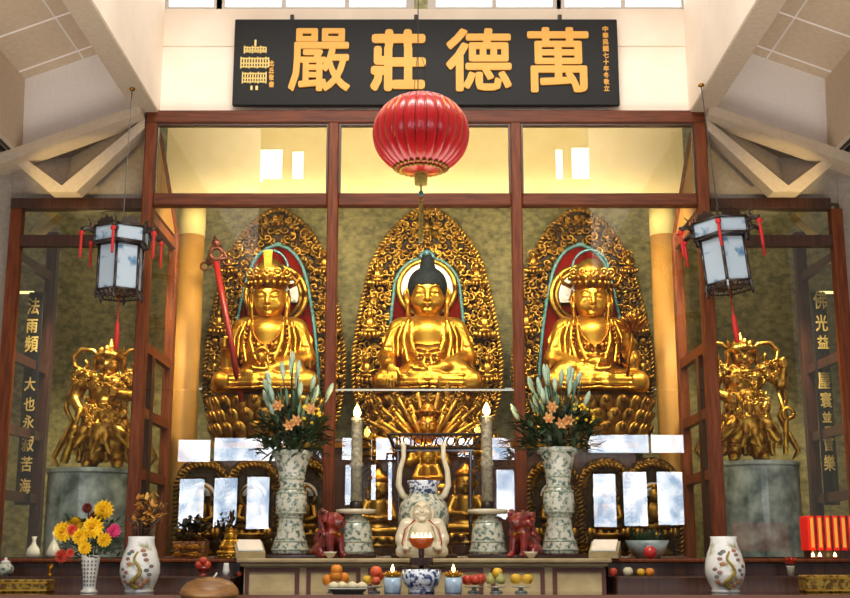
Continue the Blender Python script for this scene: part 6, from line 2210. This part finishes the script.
M['lantern_glass'] = mat('painted_lantern_glass', '#a9b9c6', .35, col2='#3f6f94', scale=9, lo=.56, hi=.68, emit='#b8c6d4', estr=.04)
M['lantern_wood'] = mat('black_brown_lantern_wood', '#1f120c', .35, col2='#2e1a10', scale=20, coat=.3)
M['tassel_red'] = mat('red_tassel_thread', '#c01f1a', .6)
def palace_lantern(u, v, label, rz, tilt):
    Y = 11.26
    k = MPP(260, Y)
    c0 = P(u, v, Y)          # middle of the body
    t = thing('palace_lantern', label, 'lantern', c0)
    Rb, Ru = 22.5 * k, 28 * k
    hb0, hb1 = -24 * k, 22 * k
    hu0, hu1 = 24 * k, 40 * k
    def hexp(r, i): a = PI / 3 * i - PI / 2; return (r * math.cos(a), r * math.sin(a))
    fw = MB()
    for i in range(6):
        x, y = hexp(Rb, i); fw.tube([(x, y, hb0), (x, y, hb1)], 1.5 * k, 6)
        x, y = hexp(Ru, i); fw.tube([(x, y, hu0), (x, y, hu1)], 1.4 * k, 6)
        for r, z in ((Rb, hb0), (Rb, hb1), (Ru, hu0), (Ru, hu1)):
            a, b_ = hexp(r, i), hexp(r, i + 1)
            fw.tube([(a[0], a[1], z), (b_[0], b_[1], z)], 1.4 * k, 6)
        a, b_ = hexp(Rb, i), hexp(Ru, i)
        fw.tube([(a[0], a[1], hb1), (b_[0], b_[1], hu0)], 1.3 * k, 5)
    obj('frame', fw, M['lantern_wood'], t, smooth=True)
    for i in range(6):
        for r, z0_, z1_ in ((Rb * .97, hb0, hb1), (Ru * .97, hu0, hu1)):
            a, b_ = hexp(r, i), hexp(r, i + 1)
            obj('glass_panel', MB().loft([(a[0], a[1], z0_), (b_[0], b_[1], z0_), (b_[0], b_[1], z1_), (a[0], a[1], z1_)], [(a[0] * .98, a[1] * .98, z0_), (b_[0] * .98, b_[1] * .98, z0_), (b_[0] * .98, b_[1] * .98, z1_), (a[0] * .98, a[1] * .98, z1_)]), M['lantern_glass'], t)
    # fretted apron and crest
    ap = MB()
    for i in range(6):
        a, b_ = Vector((*hexp(Rb, i), 0)), Vector((*hexp(Rb, i + 1), 0))
        for j in range(4):
            p0, p1 = a.lerp(b_, j / 4), a.lerp(b_, (j + 1) / 4)
            m_ = (p0 + p1) / 2
            ap.tube([(p0.x, p0.y, hb0), (m_.x, m_.y, hb0 - 6 * k), (p1.x, p1.y, hb0)], .8 * k, 4)
        ap.tube([(a.x, a.y, hb0), (a.x * 1.06, a.y * 1.06, hb0 - 6 * k), (a.x * 1.02, a.y * 1.02, hb0 - 9 * k)], [1.8 * k, 1.5 * k, .8 * k], 6)
        ap.tube([(a.x, a.y, hb0 - 5 * k), (b_.x, b_.y, hb0 - 5 * k)], .9 * k, 5)
        a, b_ = Vector((*hexp(Ru, i), 0)), Vector((*hexp(Ru, i + 1), 0))
    obj('apron', ap, M['lantern_wood'], t)
    ct = MB()
    for i in range(6):
        a, b_ = Vector((*hexp(Ru, i), 0)), Vector((*hexp(Ru, i + 1), 0))
        pts = []
        for j in range(9):
            p0 = a.lerp(b_, j / 8)
            pts.append((p0.x * .97, p0.y * .97, hu1 + (9 * k * math.sin(PI * j / 8) + 1.6 * k * math.cos(j * PI))))
        ct.loft([(a.x * .97, a.y * .97, hu1)] + pts + [(b_.x * .97, b_.y * .97, hu1)], [(q[0] * .97, q[1] * .97, q[2]) for q in [(a.x * .97, a.y * .97, hu1)] + pts + [(b_.x * .97, b_.y * .97, hu1)]])
        obj('crest', ct, M['lantern_wood'], t)
        ct = MB()
    obj('bottom_board', MB().lathe([(Rb * .85, hb0 - 1 * k), (Rb * .85, hb0)], 6), M['lantern_wood'], t)
    obj('top_board', MB().lathe([(Ru * .85, hu1 - 1 * k), (Ru * .6, hu1 + 4 * k), (2 * k, hu1 + 8 * k)], 6), M['lantern_wood'], t)
    # dragon heads with red pompom tassels
    for i in range(6):
        a = PI / 3 * i - PI / 2
        d = Vector((math.cos(a), math.sin(a), 0))
        dh = MB()
        p0 = d * Ru + Vector((0, 0, hu1 - 6 * k))
        dh.tube([p0, p0 + d * 6 * k + Vector((0, 0, 3 * k)), p0 + d * 11 * k + Vector((0, 0, 1 * k)), p0 + d * 14 * k + Vector((0, 0, 2 * k))], [2.6 * k, 2.6 * k, 2.4 * k, 1 * k], 6)
        dh.tube([p0 + d * 10 * k, p0 + d * 14 * k + Vector((0, 0, -2.5 * k))], [1.6 * k, .7 * k], 5)
        dh.tube([p0 + d * 5 * k + Vector((0, 0, 3 * k)), p0 + d * 4 * k + Vector((0, 0, 9 * k)), p0 + d * 7 * k + Vector((0, 0, 13 * k))], [1.2 * k, .9 * k, .4 * k], 5)
        dh.tube([p0 + d * 2 * k + Vector((0, 0, 2 * k)), p0 + d * 0 * k + Vector((0, 0, 10 * k))], [1.2 * k, .4 * k], 5)
        hd_ = obj('dragon_head', dh, M['lantern_wood'], t, smooth=True)
        pt = p0 + d * 13 * k
        L = 20 * k
        ts = MB().ball((pt.x, pt.y, pt.z - 3 * k), 2.8 * k, 8, 6)
        ts.lathe([(1.3 * k, -8 * k - L), (1.5 * k, -8 * k - L * .5), (1.3 * k, -6 * k), (.5 * k, -3 * k)], 8, mt=Matrix.Translation(pt))
        obj('red_tassel', ts, M['tassel_red'], hd_, smooth=True)
    ts = MB().lathe([(2.2 * k, -82 * k), (2.4 * k, -70 * k), (2.0 * k, -56 * k), (.7 * k, -53 * k), (.5 * k, hb0)], 10)
    obj('bottom_tassel', ts, M['tassel_red'], t, smooth=True)
    for q in (-1, 1):
        pass
    zc = zc0 - .03 - c0.z
    obj('wire', MB().tube([(0, 0, hu1 + 7 * k), (.02, 0, zc)], .006, 5), M['wire'], t)
    obj('ceiling_hook', MB().ball((.02, 0, zc - .012), (.03, .03, .02), 10, 6), M['gold_red'], t, smooth=True)
    t.rotation_euler = (0, tilt, rz)
    return t
pl1 = palace_lantern(120.5, 268.5, 'black-framed hexagonal palace lantern with red tassels in front of the left side case', -.2 + .24, 0)
pl2 = dup(pl1, P(725.5, 262, 11.26), 'black-framed hexagonal palace lantern with red tassels in front of the right side case', rz=-.1)
pl2.rotation_euler = (0, -.09, -.3)
pl2.scale = (1.08, 1.08, 1.0)
# ================================================================ LIGHT
def area(name, loc, target, sx, sy, power, col):
    l = bpy.data.lights.new(name, 'AREA')
    l.shape = 'RECTANGLE'
    l.size, l.size_y, l.energy = sx, sy, power
    l.color = col
    o = bpy.data.objects.new(name, l)
    COL.objects.link(o)
    o.location = loc
    o.rotation_euler = (Vector(target) - Vector(loc)).to_track_quat('-Z', 'Y').to_euler()
    return o
def spot(name, loc, target, power, col, ang=60, r=.05):
    l = bpy.data.lights.new(name, 'SPOT')
    l.energy, l.color, l.spot_size, l.spot_blend, l.shadow_soft_size = power, col, math.radians(ang), .6, r
    o = bpy.data.objects.new(name, l)
    COL.objects.link(o)
    o.location = loc
    o.rotation_euler = (Vector(target) - Vector(loc)).to_track_quat('-Z', 'Y').to_euler()
    return o
WARM = (1, .84, .58)
area('hall_light', (0, 3.2, 10.6), (0, 12, 2.8), 7, 2.2, 900, (1, .95, .88))
area('well_light', (0, 9.2, 10.5), (0, 12, 6.5), 4.5, 1.5, 185, (1, .95, .88))
for x in (-1.85, .03, 1.95):
    area('case_light', (x, 12.55, ZZ(200, 12.55) + .0), (x, 13.9, 3.6), 1.1, .12, 70, WARM)
area('cove_light', (0, 12.75, ZZ(201, 12.75)), (0, 13.45, 6.3), 5, .1, 5, (1, .86, .6))
area('cove_light', (0, 12.45, ZZ(119, 12.45)), (0, 13.5, 6.0), 5, .1, 24, (1, .88, .62))
spot('step_spot', (0, 12.2, ZZ(200, 12.2)), (0, 12.9, 2.6), 60, WARM, 40)
for sx in (-1, 1):
    spot('case_spot', (sx * 3.45, 12.6, ZZ(204, 12.5)), (sx * 3.5, 13.4, 2.8), 420, WARM, 80)
    spot('couplet_fill', (sx * 3.75, 12.55, ZZ(240, 12.5)), (sx * 4.15, 13.15, 3.2), 110, WARM, 75)  # unseen fill spot added to brighten the couplet boards
    spot('roof_spot', (sx * 3.9, 11.2, 4.6), (sx * 3.75, 12.05, 5.35), 60, (1, .75, .3), 50)
area('floor_bounce', (0, 7.0, .4), (0, 7.6, 8), 11, 4, 470, (1, .93, .84))
w = bpy.data.worlds.new('hall_air')
scn.world = w
w.use_nodes = True
w.node_tree.nodes['Background'].inputs['Color'].default_value = srgb('#d8cfc2')
w.node_tree.nodes['Background'].inputs['Strength'].default_value = .45
scn.view_settings.view_transform = 'Standard'
scn.view_settings.look = 'None'
scn.view_settings.exposure = 0
scn.cycles.use_denoising = True
scn.cycles.max_bounces = 8
scn.cycles.transparent_max_bounces = 16
scn.cycles.caustics_reflective = False
scn.cycles.caustics_refractive = False
scn.cycles.sample_clamp_indirect = 6

# families of repeated things share a group phrase
FAM = dict(couplet_board='couplet boards beside the guardians', aureole='aureoles behind the seated statues', lotus_throne='lotus thrones under the seated statues',
           bodhisattva_statue='crowned seated statues', guardian_statue='armoured guardians in the side cases', drum_pedestal='marble drum pedestals',
           side_case='timber side cases', seated_statuette='small seated figures before the base', plinth_slab='dark slabs on the altar',
           beaker_vase='beaker vases on the altar', lily_bouquet='lily bouquets', candlestick='candlesticks on the altar', pillar_candle='burning altar candles',
           lion_figurine='red lion figurines', offering_bowl='little bowls on the altar edge', book_rest='book rests at the altar ends',
           fruit_stand='glass-footed fruit dishes', orange='oranges in the pyramid', peach='fruit on the mixed dish', apple='red apples on the dish',
           pear='green pears on the dish', golden_orange='pair of golden fruits', pale_blue_cup='pale blue cups', lotus_lamp='gilt lotus lamps',
           ovoid_jar='white ovoid jars', brocade_box='gold brocade boxes', sideboard='dark sideboards', porcelain_bottle='porcelain bottles in the side case',
           tealight='tealights below the red lamp box', palace_lantern='hexagonal palace lanterns', case_shelf='shelves in the side cases')
for o in list(scn.objects):
    if o.parent is None and o.get('category') and not o.get('group'):
        g = FAM.get(o.name.split('.')[0])
        if g: o['group'] = g
